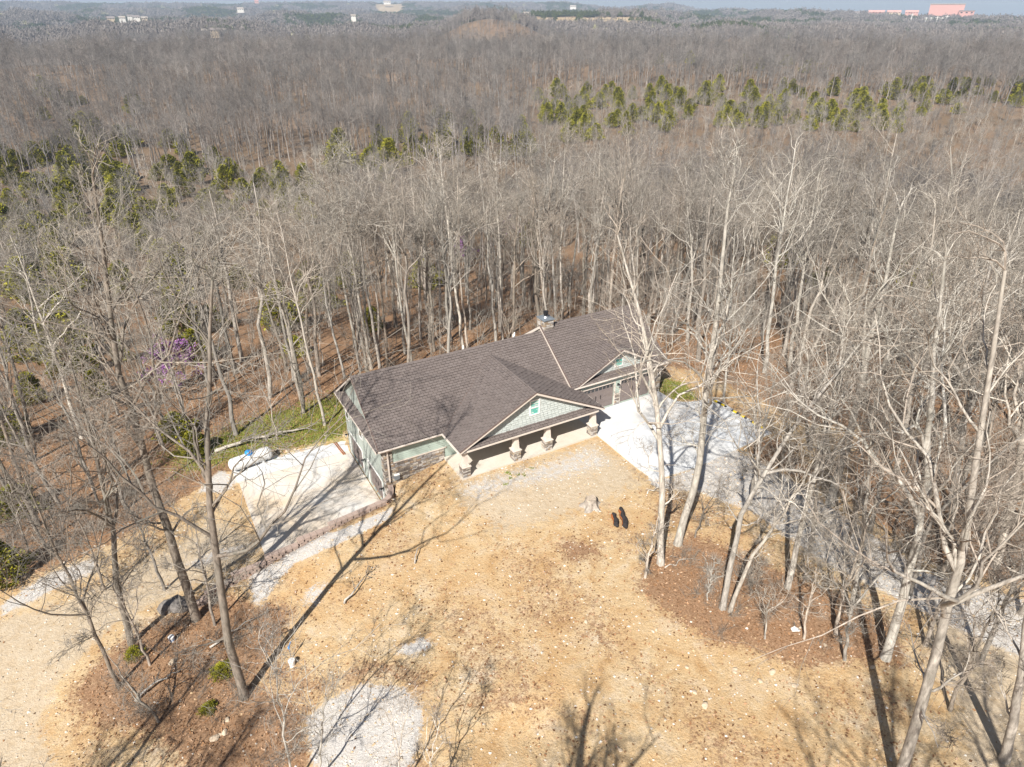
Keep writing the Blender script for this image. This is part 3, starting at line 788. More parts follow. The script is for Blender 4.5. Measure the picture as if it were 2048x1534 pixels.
m = MB(); m.box(-5.64,-5.06,BE+.05,BB-.05,2.335,2.36); m.build('soffit', M['soffit'], house)
m = MB(); m.box(PL+.05,11.55,FP+.03,2.86,2.34,2.36); m.build('porch_ceiling', M['soffit'], house)
m = MB(); m.box(-5.0,11.2,BE+.02,2.88,2.36,2.385); m.build('soffit', M['soffit'], house)
m = MB(); m.box(11.35,20.9,GE+.02,2.84,2.74,2.765); m.build('soffit', M['soffit'], house)

# walls with openings: frame origin, along-axis, normal
def wall_open(name, mat, o3, A3, N3, length, z0, z1, opens, top=None, depth=.14):
    """wall sheet with real openings and reveals; opens: (s0,s1,z0,z1)"""
    O_, A_, N_ = Vector(o3), Vector(A3), Vector(N3); U = Vector((0,0,1)); mb = MB()
    ss = sorted({0, length, *[x for op in opens for x in op[:2]]}); zs = sorted({z0, z1, *[x for op in opens for x in op[2:]]})
    P = lambda s, z, d=0: O_ + A_*s + U*z + N_*d
    flip = A_.cross(U).dot(N_) < 0
    def face(q): mb.poly(q[::-1] if flip else q)
    for i in range(len(ss)-1):
        for j in range(len(zs)-1):
            sm_, zm = (ss[i]+ss[i+1])/2, (zs[j]+zs[j+1])/2
            if any(o_[0] < sm_ < o_[1] and o_[2] < zm < o_[3] for o_ in opens): continue
            face([P(ss[i],zs[j]), P(ss[i+1],zs[j]), P(ss[i+1],zs[j+1]), P(ss[i],zs[j+1])])
    if top: face([P(s, z) for s, z in top])
    for s0, s1, a0, a1 in opens:
        for (p, q) in (((s0,a0),(s0,a1)),((s1,a1),(s1,a0)),((s0,a1),(s1,a1)),((s1,a0),(s0,a0))):
            mb.poly([P(*p), P(*q), P(*q,-depth), P(*p,-depth)])
    return mb.build(name, mat, house)
LA, FB, BKB = -5.05, 2.90, 12.45
D1, D2 = (8.62, 11.78), (3.98, 7.12)
def ls(b): return BKB - b      # along left wall from the rear corner
doors_l = [(ls(D1[1]), ls(D1[0]), -3.40, -1.22), (ls(D2[1]), ls(D2[0]), -3.40, -1.22)]
wins_l = [(ls(12.2), ls(11.45), .15, 1.35), (ls(8.75), ls(8.0), .25, 1.45)]
wall_open('wall', M['siding_smooth'], (LA,BKB,0), (0,-1,0), (-1,0,0), BKB-FB, -3.7, 2.45, doors_l+wins_l,
          top=[(0,2.45),(BKB-FB,2.45),(BKB-BR,6.05)], depth=.16)
sid_open = [(7.2-.0, 8.6, .35, 2.1), (10.0, 11.1, .10, 2.2), (13.0, 14.4, .35, 2.1)]
wall_open('wall', M['siding'], (LA,FB,0), (1,0,0), (0,-1,0), 16.4, -3.7, 2.45, sid_open)
m = MB(); m.box(LA+.01,11.3,BKB-.02,BKB,-3.7,2.45); m.build('wall', M['siding'], house)
GW = 2.85
d3, d4 = (12.38, 15.52), (16.22, 19.42)
wall_open('wall', M['siding'], (11.3,GW,0), (1,0,0), (0,-1,0), 9.3, -.4, 2.98, [(d3[0]-11.3,d3[1]-11.3,.07,2.26),(d4[0]-11.3,d4[1]-11.3,.07,2.26)], depth=.16)
m = MB(); m.box(20.58,20.6,GW+.01,12.7,-1.5,3.0); m.poly([(20.6,GW,3.0),(20.6,12.6,3.0),(20.6,GR_,6.4)]); m.build('wall', M['siding'], house)
m = MB(); m.poly([(11.3,12.7,3.0),(11.3,GW,3.0),(11.3,GR_,6.45)]); m.box(11.3,11.32,GW+.02,12.7,-1,3.0); m.build('wall', M['siding'], house)
m = MB(); m.box(11.34,20.58,12.68,12.7,-1.5,3.0); m.build('wall', M['siding'], house)
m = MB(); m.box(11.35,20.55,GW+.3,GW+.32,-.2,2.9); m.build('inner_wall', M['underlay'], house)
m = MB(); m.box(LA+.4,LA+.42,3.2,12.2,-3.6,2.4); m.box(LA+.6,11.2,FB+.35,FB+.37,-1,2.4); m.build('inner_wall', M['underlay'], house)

# garage doors: sections and a row of small panes
def garage_door(o3, A3, N3, w, h, panes=True):
    O_, A_, N_ = Vector(o3), Vector(A3), Vector(N3); U = Vector((0,0,1))
    root = empty('garage_door', (0,0,0), 0, house)
    def bx(mb, s0, s1, z0, z1, d0, d1, mi=0):
        pts = [O_+A_*s+U*z+N_*d for d in (d0, d1) for s, z in ((s0,z0),(s1,z0),(s1,z1),(s0,z1))]
        mb.hexa(pts, mi)
    hs = h/4
    for i in range(4):
        mb = MB(); bx(mb, 0, w, i*hs+.008, (i+1)*hs-.008, -.05, 0)
        n = 8
        if i < 3:
            for j in range(n):
                bx(mb, w*(j+.1)/n, w*(j+.9)/n, i*hs+.09, (i+1)*hs-.09, 0, .012)
        mb.build('door_section', M['door'], root)
    if panes:
        for j in range(8):
            mb = MB(); bx(mb, w*(j+.14)/8, w*(j+.86)/8, 3*hs+.15, 4*hs-.11, 0, .012); mb.build('window_pane', M['glass_dark'], root)
    for s in (.42, .58):
        mb = MB(); bx(mb, w*s-.02, w*s+.02, hs*2-.2, hs*2+.2, 0.013, .045); mb.build('door_handle', M['black'], root)
    return root
for d in (D1, D2): garage_door((LA+.10, d[1], -3.40), (0,-1,0), (-1,0,0), d[1]-d[0], 2.18, True)
for d in (d3, d4): garage_door((d[0], GW+.10, .07), (1,0,0), (0,-1,0), d[1]-d[0], 2.19, True)
def casing(o3, A3, N3, w, z0, z1, wd=.13, pr=.03, sill=False, mat='white', name='door_trim'):
    O_, A_, N_ = Vector(o3), Vector(A3), Vector(N3); U = Vector((0,0,1)); mb = MB()
    def bx(s0, s1, a0, a1):
        mb.hexa([O_+A_*s+U*z+N_*d for d in (0, pr) for s, z in ((s0,a0),(s1,a0),(s1,a1),(s0,a1))])
    bx(-wd, 0, z0, z1); bx(w, w+wd, z0, z1); bx(-wd, w+wd, z1, z1+wd)
    if sill: bx(-wd-.03, w+wd+.03, z0-wd, z0)
    return mb.build(name, M[mat], house)
for d in (D1, D2): casing((LA,d[1],0), (0,-1,0), (-1,0,0), d[1]-d[0], -3.39, -1.22, .14)
for d in (d3, d4): casing((d[0],GW,0), (1,0,0), (0,-1,0), d[1]-d[0], .08, 2.26, .12, mat='trim')

def window(o3, A3, N3, w, z0, z1, glass='glass', rows=2, trim=.09):
    """frame, sash bars and panes; sits in the wall plane"""
    O_, A_, N_ = Vector(o3), Vector(A3), Vector(N3); U = Vector((0,0,1))
    root = empty('window', (0,0,0), 0, house)
    def bx(mb, s0, s1, a0, a1, d0, d1):
        mb.hexa([O_+A_*s+U*z+N_*d for d in (d0, d1) for s, z in ((s0,a0),(s1,a0),(s1,a1),(s0,a1))])
    f = MB()
    bx(f, -trim, 0, z0-trim, z1+trim, -.02, .04); bx(f, w, w+trim, z0-trim, z1+trim, -.02, .04); bx(f, 0, w, z1, z1+trim, -.02, .04); bx(f, 0, w, z0-trim, z0, -.02, .055)
    f.build('frame', M['white'], root)
    zm = (z0+z1)/2
    if rows == 2:
        s = MB(); bx(s, 0, w, zm-.025, zm+.025, -.02, .03); s.build('sash_bar', M['white'], root)
        spans = [(z0, zm-.025), (zm+.025, z1)]
    else: spans = [(z0, z1)]
    for k, (a0, a1) in enumerate(spans):
        p = MB(); bx(p, 0, w, a0, a1, -.02, .008-.012*k); p.build('pane', M[glass], root)
    return root
window((LA,12.2,0),(0,-1,0),(-1,0,0),.75,.15,1.35,'glass_dark'); window((LA,8.75,0),(0,-1,0),(-1,0,0),.75,.25,1.45,'glass_dark')
for s0, s1, z0, z1 in (sid_open[0], sid_open[2]): window((LA+s0,FB,0),(1,0,0),(0,-1,0),s1-s0,z0,z1,'glass_dark')
m = MB(); m.box(LA+10.0,LA+11.1,FB+.04,FB+.09,.10,2.2); fd = m.build('front_door', M['rust'], house)
m = MB(); m.box(LA+10.95,LA+11.0,FB-.02,FB+.04,1.05,1.2); m.build('door_handle', M['black'], fd)
casing((LA+10.0,FB,0),(1,0,0),(0,-1,0),1.1,.10,2.2,.1,name='door_trim')

# lap siding on the front wall and between the garage doors, one board each
def lap(a0, a1, z, bpl, hgt=.165):
    mb = MB(); L = a1-a0
    mb.hexa([(0,-.05,0),(L,-.05,0),(L,0.002,0),(0,0.002,0),(0,-.006,hgt+.015),(L,-.006,hgt+.015),(L,.002,hgt+.015),(0,.002,hgt+.015)])
    return mb.mesh('siding_board', M['siding'])
def lap_rows(a0, a1, z0, z1, bpl, hgt=.165):
    me = lap(a0, a1, 0, bpl, hgt); n = int((z1-z0)/hgt)
    for i in range(n): link('siding_board', me, house, loc=(a0, bpl, z0+i*hgt))
lap_rows(-4.30, 1.9, 1.01, 2.45, FB)
lap_rows(15.66, 16.08, 1.15, 2.75, GW, .16)
lap_rows(11.34, 20.5, 2.42, 2.95, GW, .16)

# stone veneer
def stones(name, o3, A3, N3, w, z0, z1, seed, parent=house, hmin=.09, hmax=.19):
    O_, A_, N_ = Vector(o3), Vector(A3), Vector(N3); U = Vector((0,0,1)); r_ = random.Random(seed); mb = MB()
    z = z0
    while z < z1-.02:
        h = min(r_.uniform(hmin, hmax), z1-z)
        if z1-z-h < .05: h = z1-z
        s = 0.0
        while s < w-.01:
            l = min(r_.uniform(.14, .55), w-s)
            if w-s-l < .08: l = w-s
            d = r_.uniform(.025, .075); g = .010; j = lambda: r_.uniform(-.006, .006)
            base = [(s+g+j(), z+g+j()), (s+l-g+j(), z+g+j()), (s+l-g+j(), z+h-g+j()), (s+g+j(), z+h-g+j())]
            c = .014
            topp = [(base[0][0]+c, base[0][1]+c), (base[1][0]-c, base[1][1]+c), (base[2][0]-c, base[2][1]-c), (base[3][0]+c, base[3][1]-c)]
            mb.hexa([O_+A_*a_+U*b_ for a_, b_ in base] + [O_+A_*a_+U*b_+N_*(d+j()) for a_, b_ in topp])
            s += l
        z += h
    o = mb.build(name, M['stone'], parent); o['kind'] = 'stuff'
    return o
def backing(x0, x1, y0, y1, z0, z1, parent=house):
    mb = MB(); mb.box(x0, x1, y0, y1, z0, z1); return mb.build('mortar_bed', M['mortar'], parent)
stones('stone_veneer', (LA-.02,FB-.03,0), (1,0,0), (0,-1,0), 4.75, -1.6, .92, 3); backing(LA-.018,LA+4.73,FB-.035,FB-.004,-2.0,.92)
stones('stone_veneer', (LA-.02,FB-.03,0), (1,0,0), (0,-1,0), .66, .94, 2.42, 4); backing(LA-.018,LA+.64,FB-.035,FB-.004,.925,2.42)
stones('stone_veneer', (LA-.03,FB+.42,0), (0,-1,0), (-1,0,0), .46, -3.3, 2.4, 5); backing(LA-.035,LA-.004,FB-.03,FB+.42,-3.4,2.4)
m = MB(); m.box(LA+.68,LA+4.9,FB-.10,FB-.004,.925,.985); m.build('stone_sill', M['trim'], house)
stones('stone_veneer', (15.62,GW-.03,0), (1,0,0), (0,-1,0), .5, .07, 1.05, 6); backing(15.64,16.10,GW-.032,GW-.004,.06,1.05)
m = MB(); m.box(15.60,16.14,GW-.10,GW-.004,1.055,1.11); m.build('stone_sill', M['trim'], house)
stones('stone_veneer', (19.58,GW-.03,0), (1,0,0), (0,-1,0), 1.0, .0, 2.6, 7); backing(19.60,20.57,GW-.032,GW-.004,-.2,2.6)

# porch columns
def column(a):
    root = empty('porch_column', (a, 0, .1), 0, house)
    w = .62
    mb = MB(); mb.box(-w/2+.03,w/2-.03,-w/2+.03,w/2-.03,0,.84); pier = mb.build('pier', M['mortar'], root)
    # four faces of stone in one sub-part
    allm = MB()
    for k, (o3, A3, N3) in enumerate([((-w/2,-w/2+.03,0),(1,0,0),(0,-1,0)),((w/2-.03,-w/2,0),(0,1,0),(1,0,0)),((w/2,w/2-.03,0),(-1,0,0),(0,1,0)),((-w/2+.03,w/2,0),(0,-1,0),(-1,0,0))]):
        O_, A_, N_ = Vector(o3), Vector(A3), Vector(N3); U = Vector((0,0,1)); r_ = random.Random(int(a*10)+k)
        z = 0
        while z < .82:
            h = min(r_.uniform(.09,.17), .84-z); s = 0
            if .84-z-h < .05: h = .84-z
            while s < w-.01:
                l = min(r_.uniform(.15,.42), w-s)
                if w-s-l < .08: l = w-s
                d = r_.uniform(.02,.055); g = .01; c = .012
                allm.hexa([O_+A_*x+U*y for x, y in ((s+g,z+g),(s+l-g,z+g),(s+l-g,z+h-g),(s+g,z+h-g))]+[O_+A_*x+U*y+N_*d for x, y in ((s+g+c,z+g+c),(s+l-g-c,z+g+c),(s+l-g-c,z+h-g-c),(s+g+c,z+h-g-c))])
                s += l
            z += h
    so = allm.build('stones', M['stone'], pier); so['kind'] = 'stuff'
    mb = MB(); mb.box(-.36,.36,-.36,.36,.845,.90); mb.box(-.25,.25,-.25,.25,.902,1.0); mb.build('cap', M['trim'], root)
    mb = MB(); b0, b1 = .215, .15
    mb.hexa([(-b0,-b0,1.002),(b0,-b0,1.002),(b0,b0,1.002),(-b0,b0,1.002),(-b1,-b1,2.13),(b1,-b1,2.13),(b1,b1,2.13),(-b1,b1,2.13)])
    mb.build('post', M['trim'], root)
    mb = MB(); mb.box(-.22,.22,-.22,.22,2.132,2.20); mb.build('capital', M['trim'], root)
for a in (0.02, 4.25, 7.05, 11.30): column(a)
m = MB(); m.box(-.25,11.5,-.14,.14,2.302,2.338); m.build('porch_beam', M['trim'], house)

# gable faces: shakes (porch and dormer)
def shake_tri(name, tri, b, zoff, seed):
    mb = MB()
    tile_field(mb, tri, (0, b, 0), (1,0,0), (0,0,1), (0,-1,0), .19, .32, .004, .045, jit=.3, gap=.02, seed=seed)
    o = mb.build('gable_shakes', [M['shake'], M['shake_edge']], house); o['kind'] = 'stuff'
    m_ = MB(); m_.poly([(x, b+.006, z) for x, z in tri]); m_.build('gable_wall', M['siding'], house)
zt = lambda a: min(porch_zl(a,0), porch_zr(a,0)) - .15
shake_tri('porch', [(.62,2.76),(10.8,2.76),(PC,porch_top-.16)], 0.0, 0, 1)
shake_tri('dormer', [(gl+.95,3.36),(gr2-.95,3.36),(DC,DZ-.15)], 3.08, 0, 2)
window((5.50,-.03,0),(1,0,0),(0,-1,0),.70,3.62,4.72,'glass',2,.10)
window((15.60,3.05,0),(1,0,0),(0,-1,0),.70,3.70,4.32,'glass',1,.10)

# chimney
ch = empty('chimney', (11.12, 7.22, 5.6), 0, house)
mb = MB(); mb.box(.03,.90,.03,1.05,0,1.55); shaft = mb.build('shaft', M['mortar'], ch)
for k, (o3, A3, N3, w) in enumerate([((0,.03,0),(1,0,0),(0,-1,0),.93),((.90,0,0),(0,1,0),(1,0,0),1.08),((.03,1.08,0),(0,-1,0),(-1,0,0),1.08),((.93,1.05,0),(-1,0,0),(0,1,0),.93)]):
    so = stones('stones', o3, A3, N3, w, .0, 1.55, 40+k, parent=shaft, hmin=.11, hmax=.18)
mb = MB(); mb.box(-.09,1.02,-.09,1.17,1.56,1.60); mb.poly([(-.07,-.07,1.602),(1.0,-.07,1.602),(.465,.54,1.66)]); mb.poly([(1.0,-.07,1.602),(1.0,1.15,1.602),(.465,.54,1.66)]); mb.poly([(1.0,1.15,1.602),(-.07,1.15,1.602),(.465,.54,1.66)]); mb.poly([(-.07,1.15,1.602),(-.07,-.07,1.602),(.465,.54,1.66)])
mb.build('chase_cover', M['slate_metal'], ch)
mb = MB(); mb.lathe([(.26,1.64),(.17,1.74),(.16,1.80)], 16, center=(.465,.54)); mb.build('flue_collar', M['galv'], ch, smooth=True)
mb = MB(); mb.lathe([(.15,1.78),(.15,1.98),(.21,1.98),(.21,2.04),(.17,2.06),(.17,2.12),(.22,2.13),(.22,2.18),(0.001,2.22)], 16, center=(.465,.54)); mb.build('flue_cap', M['black'], ch)
# vent pipes, downspout, lamps, meter box
for (a, b, z, h, r) in ((4.1, 8.3, 5.4, .75, .045), (9.5, 9.4, 4.6, 1.05, .05), (9.2, 9.1, 4.9, .8, .04)):
    mb = MB(); mb.lathe([(r,z),(r,z+h),(r*.7,z+h),(r*.7,z+h-.05)], 10, center=(a,b)); mb.build('vent_pipe', M['white'], house, smooth=True)
mb = MB(); mb.box(-4.86,-4.76,2.68,2.78,-.55,2.26); mb.bar((-4.81,2.73,2.26),(-4.81,2.40,2.44),.1,.08); mb.build('downspout', M['trim'], house)
def lamp(a, b, z, nrm):
    root = empty('wall_lamp', (a, b, z), 0, house); n = Vector(nrm)
    mb = MB(); mb.bar(n*.0, n*.03, .14, .24); mb.build('back_plate', M['black'], root)
    mb = MB(); mb.bar(n*.03+Vector((0,0,.06)), n*.2+Vector((0,0,.12)), .03, .03); mb.lathe([(.03,.13),(.13,.05),(.13,.03)], 10, center=(n.x*.2, n.y*.2)); mb.build('lamp_shade', M['black'], root)
    mb = MB(); mb.lathe([(.07,.03),(.07,-.12),(.001,-.13)], 10, center=(n.x*.2, n.y*.2)); mb.build('lamp_glass', M['galv'], root)
for b_ in (12.15, 7.87, 3.62): lamp(LA-.035, b_, -1.62, (-1,0,0))
lamp(15.86, GW-.03, 2.02, (0,-1,0)); lamp(20.0, GW-.11, 2.1, (0,-1,0))
mb = MB(); mb.box(-4.46,-4.06,FB-.30,FB-.11,-.46,-.06); mb.box(-4.44,-4.08,FB-.315,FB-.302,-.42,-.1); mb.build('meter_box', M['slate_metal'], house)
mb = MB(); mb.box(-4.47,-4.05,FB-.33,FB-.10,-.058,-.03); mb.build('meter_box_lid', M['white'], house)
mb = MB(); mb.bar((11.05,2.75,2.62),(11.15,2.95,2.80),.2,.16); mb.build('corner_flashing', M['rust'], house)

# ------------------------------------------------------------------ retaining wall, block by block
wall_line = [(-4.86,2.62),(-4.95,2.15),(-5.12,1.72),(-5.42,1.36),(-5.85,1.12),(-9.55,.62),(-13.8,.30),(-17.0,.12),(-19.4,-.45)]
def along(line, s):
    for (a0, b0), (a1, b1) in zip(line, line[1:]):
        L = math.hypot(a1-a0, b1-b0)
        if s <= L: return a0+(a1-a0)*s/L, b0+(b1-b0)*s/L, math.atan2(b1-b0, a1-a0)
        s -= L
    return a1, b1, math.atan2(b1-b0, a1-a0)
wl_len = sum(math.hypot(q[0]-p[0], q[1]-p[1]) for p, q in zip(wall_line, wall_line[1:]))
rw = empty('retaining_wall', (*[float(t) for t in h2w(-12, .4)], -3.4))
tag(rw, 'stepped curved retaining wall of pinkish tan blocks beside the lower driveway', 'wall')
BW, BH, BD = .44, .20, .34
bmb = MB()   # split-face block: yard side narrower so that dark gaps show between neighbours
bmb.hexa([(-BW/2+.004,-BD/2,0),(BW/2-.004,-BD/2,0),(BW/2-.045,BD/2,0),(-BW/2+.045,BD/2,0),(-BW/2+.004,-BD/2,BH-.004),(BW/2-.004,-BD/2,BH-.004),(BW/2-.045,BD/2,BH-.004),(-BW/2+.045,BD/2,BH-.004)])
block_me = bmb.mesh('block', M['block'])
cmb = MB(); cmb.hexa([(-BW/2+.003,-BD/2-.03,0),(BW/2-.003,-BD/2-.03,0),(BW/2-.003,BD/2+.01,0),(-BW/2+.003,BD/2+.01,0),(-BW/2+.012,-BD/2-.02,.10),(BW/2-.012,-BD/2-.02,.10),(BW/2-.012,BD/2,.10),(-BW/2+.012,BD/2,.10)])
cap_me = cmb.mesh('cap_block', M['block'])
def wall_top(s):
    base = -.70
    if s < 6.2: return base
    if s < 8.2: return base-.30
    if s < 10.4: return base-.65
    if s < 12.6: return base-1.05
    if s < 14.6: return base-1.5
    if s < 16.2: return base-1.9
    return base-2.25
n_col = int(wl_len/BW)
br = random.Random(3)
rw_inv = rw.matrix_basis.inverted()
extra_blocks = []
for j in range(40):
    for i in range(n_col):
        s = (i+.5+(.5 if j % 2 else 0))*BW
        if s > wl_len: continue
        zt_ = wall_top(s) - .105 - (j+1)*BH
        if zt_ < -3.75: continue
        a, b, th = along(wall_line, s)
        x, y = h2w(a, b)
        if j < 4:
            o = link('block', block_me, rw, rot=(0, 0, th+PHI+math.pi))
            o.rotation_euler = (0, 0, th+PHI); o.scale = (1, -1, 1) if False else (1, 1, 1)
            o.location = (float(x)-rw.location.x + br.uniform(-.01, .01), float(y)-rw.location.y + br.uniform(-.01, .01), zt_-rw.location.z)
            o.rotation_euler.z += math.pi if False else 0
        else: extra_blocks.append((float(x), float(y), zt_, th+PHI))
    if j == 0:
        for i in range(n_col):
            s = (i+.5)*BW
            if s > wl_len: continue
            a, b, th = along(wall_line, s); x, y = h2w(a, b)
            link('cap_block', cap_me, rw, loc=(float(x)-rw.location.x, float(y)-rw.location.y, wall_top(s)-.10-rw.location.z), rot=(0, 0, th+PHI+br.uniform(-.02, .02)))
lowm = MB()
for x, y, z, th in extra_blocks:
    c_, s_ = math.cos(th), math.sin(th)
    lowm.hexa([(x+c_*px-s_*py-rw.location.x, y+s_*px+c_*py-rw.location.y, z+pz_-rw.location.z) for px, py, pz_ in bmb.v])
ob = lowm.build('buried_courses', M['block'], rw); ob['kind'] = 'stuff'

# ------------------------------------------------------------------ propane tank on its pad
t0, t1 = at_z(470, 929, -2.72), at_z(532, 907, -2.72)
tc_ = (t0+t1)/2; tdir = math.atan2(t1[1]-t0[1], t1[0]-t0[0]); TL = float(np.linalg.norm((t1-t0)[:2]))
tank = empty('propane_tank', (tc_[0], tc_[1], -3.38), tdir)
tag(tank, 'white horizontal propane tank with a blue lid beside the lower driveway', 'propane tank')
TR = .54; zc_ = .70
mb = MB(); half = TL/2+.10; nseg = 7
pts, rad = [], []
for k in range(nseg+1):
    t = k/nseg*math.pi/2; pts.append((-half-TR*.75*math.cos(t), 0, zc_)); rad.append(max(.01, TR*math.sin(t)))
for k in range(nseg, -1, -1):
    t = k/nseg*math.pi/2; pts.append((half+TR*.75*math.cos(t), 0, zc_)); rad.append(max(.01, TR*math.sin(t)))
mb.tube(pts, rad, 28); mb.build('body', M['tank'], tank, smooth=True)
for xs_ in (-half, 0, half):
    mb = MB(); mb.tube([(xs_-.02,0,zc_),(xs_+.02,0,zc_)], [TR+.008, TR+.008], 28); mb.build('weld_seam', M['galv'], tank)
mb = MB(); mb.lathe([(.30,zc_+TR-.06),(.31,zc_+TR+.12),(.27,zc_+TR+.22),(.14,zc_+TR+.28),(.001,zc_+TR+.29)], 20, center=(-.05,0)); mb.build('lid', M['blue'], tank, smooth=True)
for s in (-1, 1):
    mb = MB(); mb.hexa([(s*half*.62-.1,-.38,0.05),(s*half*.62+.1,-.38,0.05),(s*half*.62+.1,.38,0.05),(s*half*.62-.1,.38,0.05),(s*half*.62-.06,-.32,.36),(s*half*.62+.06,-.32,.36),(s*half*.62+.06,.32,.36),(s*half*.62-.06,.32,.36)])
    mb.build('foot', M['tank'], tank)
    mb = MB(); mb.box(s*half*.62-.22,s*half*.62+.22,-.5,.5,-.3,.05); mb.build('footing', M['concrete_new'], tank)

# ------------------------------------------------------------------ parking stops
stops = [((1426,800.5),(1452,814)),((1464,821),(1492,837)),((1502,843.5),(1532,860))]
slabels = ['black and yellow parking stop nearest the house on the apron edge', 'middle one of three black and yellow parking stops', 'black and yellow parking stop farthest from the house by the trees']
for (p, q), lb in zip(stops, slabels):
    A0, A1 = at_z(*p, .06), at_z(*q, .06); c0 = (A0+A1)/2; L = float(np.linalg.norm(A1-A0))*1.06
    root = empty('parking_stop', (c0[0], c0[1], .06), math.atan2(A1[1]-A0[1], A1[0]-A0[0]))
    tag(root, lb, 'parking stop', 'parking stops along the apron edge')
    mb = MB(); h = L/2
    mb.hexa([(-h,-.09,0),(h,-.09,0),(h,.09,0),(-h,.09,0),(-h+.06,-.05,.12),(h-.06,-.05,.12),(h-.06,.05,.12),(-h+.06,.05,.12)]); mb.build('body', M['rubber'], root)
    for s in (-.52, .52):
        mb = MB(); c = s*h; w = L*.11
        mb.hexa([(c-w,-.0935,.004),(c+w,-.0935,.004),(c+w,.0935,.004),(c-w,.0935,.004),(c-w,-.0535,.1235),(c+w,-.0535,.1235),(c+w,.0535,.1235),(c-w,.0535,.1235)]); mb.build('yellow_stripe', M['yellow'], root)

# ------------------------------------------------------------------ stumps, logs, rocks and small yard things
def blob(name, mat, r, sq, seed, n=2):
    import bmesh
    bm = bmesh.new(); bmesh.ops.create_icosphere(bm, subdivisions=n, radius=1.0)
    r_ = random.Random(seed); off = [r_.uniform(0, 9) for _ in range(3)]
    for v in bm.verts:
        c = v.co
        k = 1 + .22*math.sin(c.x*2.3+off[0])*math.sin(c.y*2.7+off[1]) + .16*math.sin(c.z*3.1+off[2]+c.x*1.7) + r_.uniform(-.07, .07)
        v.co = Vector((c.x*r*sq[0]*k, c.y*r*sq[1]*k, c.z*r*sq[2]*k))
    me = bpy.data.meshes.new(name); bm.to_mesh(me); bm.free(); me.materials.append(mat)
    return me
p = G(1181, 1012)
st = empty('tree_stump', (p[0], p[1], p[2]-.05), .4); tag(st, 'weathered grey cut tree stump with flared roots in the front yard', 'stump')
V = []; Fc = []; mb = MB(); ns = 22; r_ = random.Random(2)
prof = [(0.0, 1.0), (.12, .72), (.35, .56), (.62, .50), (.70, .49)]
ring = [[(.78*rr1*(1+(.28*math.sin(5*t+1)+.1*math.sin(9*t))*max(0, 1-z*1.6))*math.cos(t), .78*rr1*(1+(.28*math.sin(5*t+1)+.1*math.sin(9*t))*max(0, 1-z*1.6))*math.sin(t), z+(.06*math.sin(3*t) if k == 4 else 0)) for t in [2*math.pi*i/ns for i in range(ns)]] for k, (z, rr1) in enumerate(prof)]
for k in range(len(ring)-1):
    for i in range(ns): mb.poly([ring[k][i], ring[k][(i+1) % ns], ring[k+1][(i+1) % ns], ring[k+1][i]])
mb.build('bark', M['stump'], st)
mb = MB(); mb.poly([(x*.97, y*.97, z-.004) for x, y, z in ring[-1]]); mb.build('cut_face', M['cut'], st)
# burnt, split log: two charred pieces with rusty heartwood between
def charred(u0, v0, u1, v1, r, lb):
    a_, b_ = G(u0, v0), G(u1, v1); mb = MB(); n = 7; r_ = random.Random(u0)
    d = b_-a_; pts = [a_ + d*(i/n) + np.array([r_.uniform(-.05,.05), r_.uniform(-.05,.05), r*.75+r_.uniform(-.02,.05)]) for i in range(n+1)]
    o = empty('charred_log', tuple(a_)); mb.tube([q-a_ for q in pts], [r*.55]+[r*r_.uniform(.85,1.15) for _ in range(n-1)]+[r*.5], 9)
    mb.build('charred_bark', M['char'], o)
    mb = MB(); pts2 = [q - a_ + np.array([-.10 if u1 > 1230 else .12, .0, .02]) for q in pts[1:-1]]
    mb.tube(pts2, [r*.6]*len(pts2), 7); mb.build('burnt_wood', M['rust'], o)
    tag(o, lb, 'log', 'burnt logs in the yard')
charred(1226, 1029, 1234, 1056, .17, 'shorter charred black log beside the grey stump')
charred(1241, 1019, 1252, 1059, .20, 'longer charred black log with rusty split wood')
# yard hydrant, white pipe risers
def riser(u, v, r, h, lb, blue=False, name='pipe_riser'):
    p = G(u, v); o = empty(name, tuple(p)); tag(o, lb, 'pipe')
    mb = MB(); mb.lathe([(r,-.05),(r,h),(r*1.18,h),(r*1.18,h+.09),(r*.6,h+.11),(.001,h+.11)], 14); mb.build('pipe', M['white'], o, smooth=False)
    if blue:
        mb = MB(); mb.lathe([(r*1.22,h*.55),(r*1.22,h*.7)], 14); mb.build('band', M['blue'], o)
riser(585, 1331, .16, .34, 'stout white capped pipe standing in the yard below the driveway wall')
riser(345, 1282, .15, .30, 'white capped pipe with a blue band under the bare trees', True)
p = G(583, 1318); hy_ = empty('yard_hydrant', tuple(p)); tag(hy_, 'thin yard hydrant with a blue handle beside the white capped pipe', 'hydrant')
mb = MB(); mb.lathe([(.03,-.05),(.03,.75),(.045,.75),(.045,.85)], 8); mb.build('standpipe', M['galv'], hy_)
mb = MB(); mb.box(-.05,.05,-.05,.05,.85,1.05); mb.bar((0,0,1.0),(.05,.25,1.1),.05,.05); mb.build('handle', M['blue'], hy_)
# pipe lengths on the side pad
a_, b_ = at_z(663,879,-3.36), at_z(687,909,-3.36)
for k in range(2):
    off = np.array([.14*k, .05*k, 0]); mb = MB(); mb.tube([(0,0,0), b_-a_], [.045, .045], 8)
    o = mb.build('steel_pipe', M['rust'], loc=tuple(a_+off)); tag(o, ['rusty pipe length lying across the white pad by the wall', 'rusty pipe length lying closer to the wall on the pad'][k], 'pipe', 'pipe lengths on the pad')
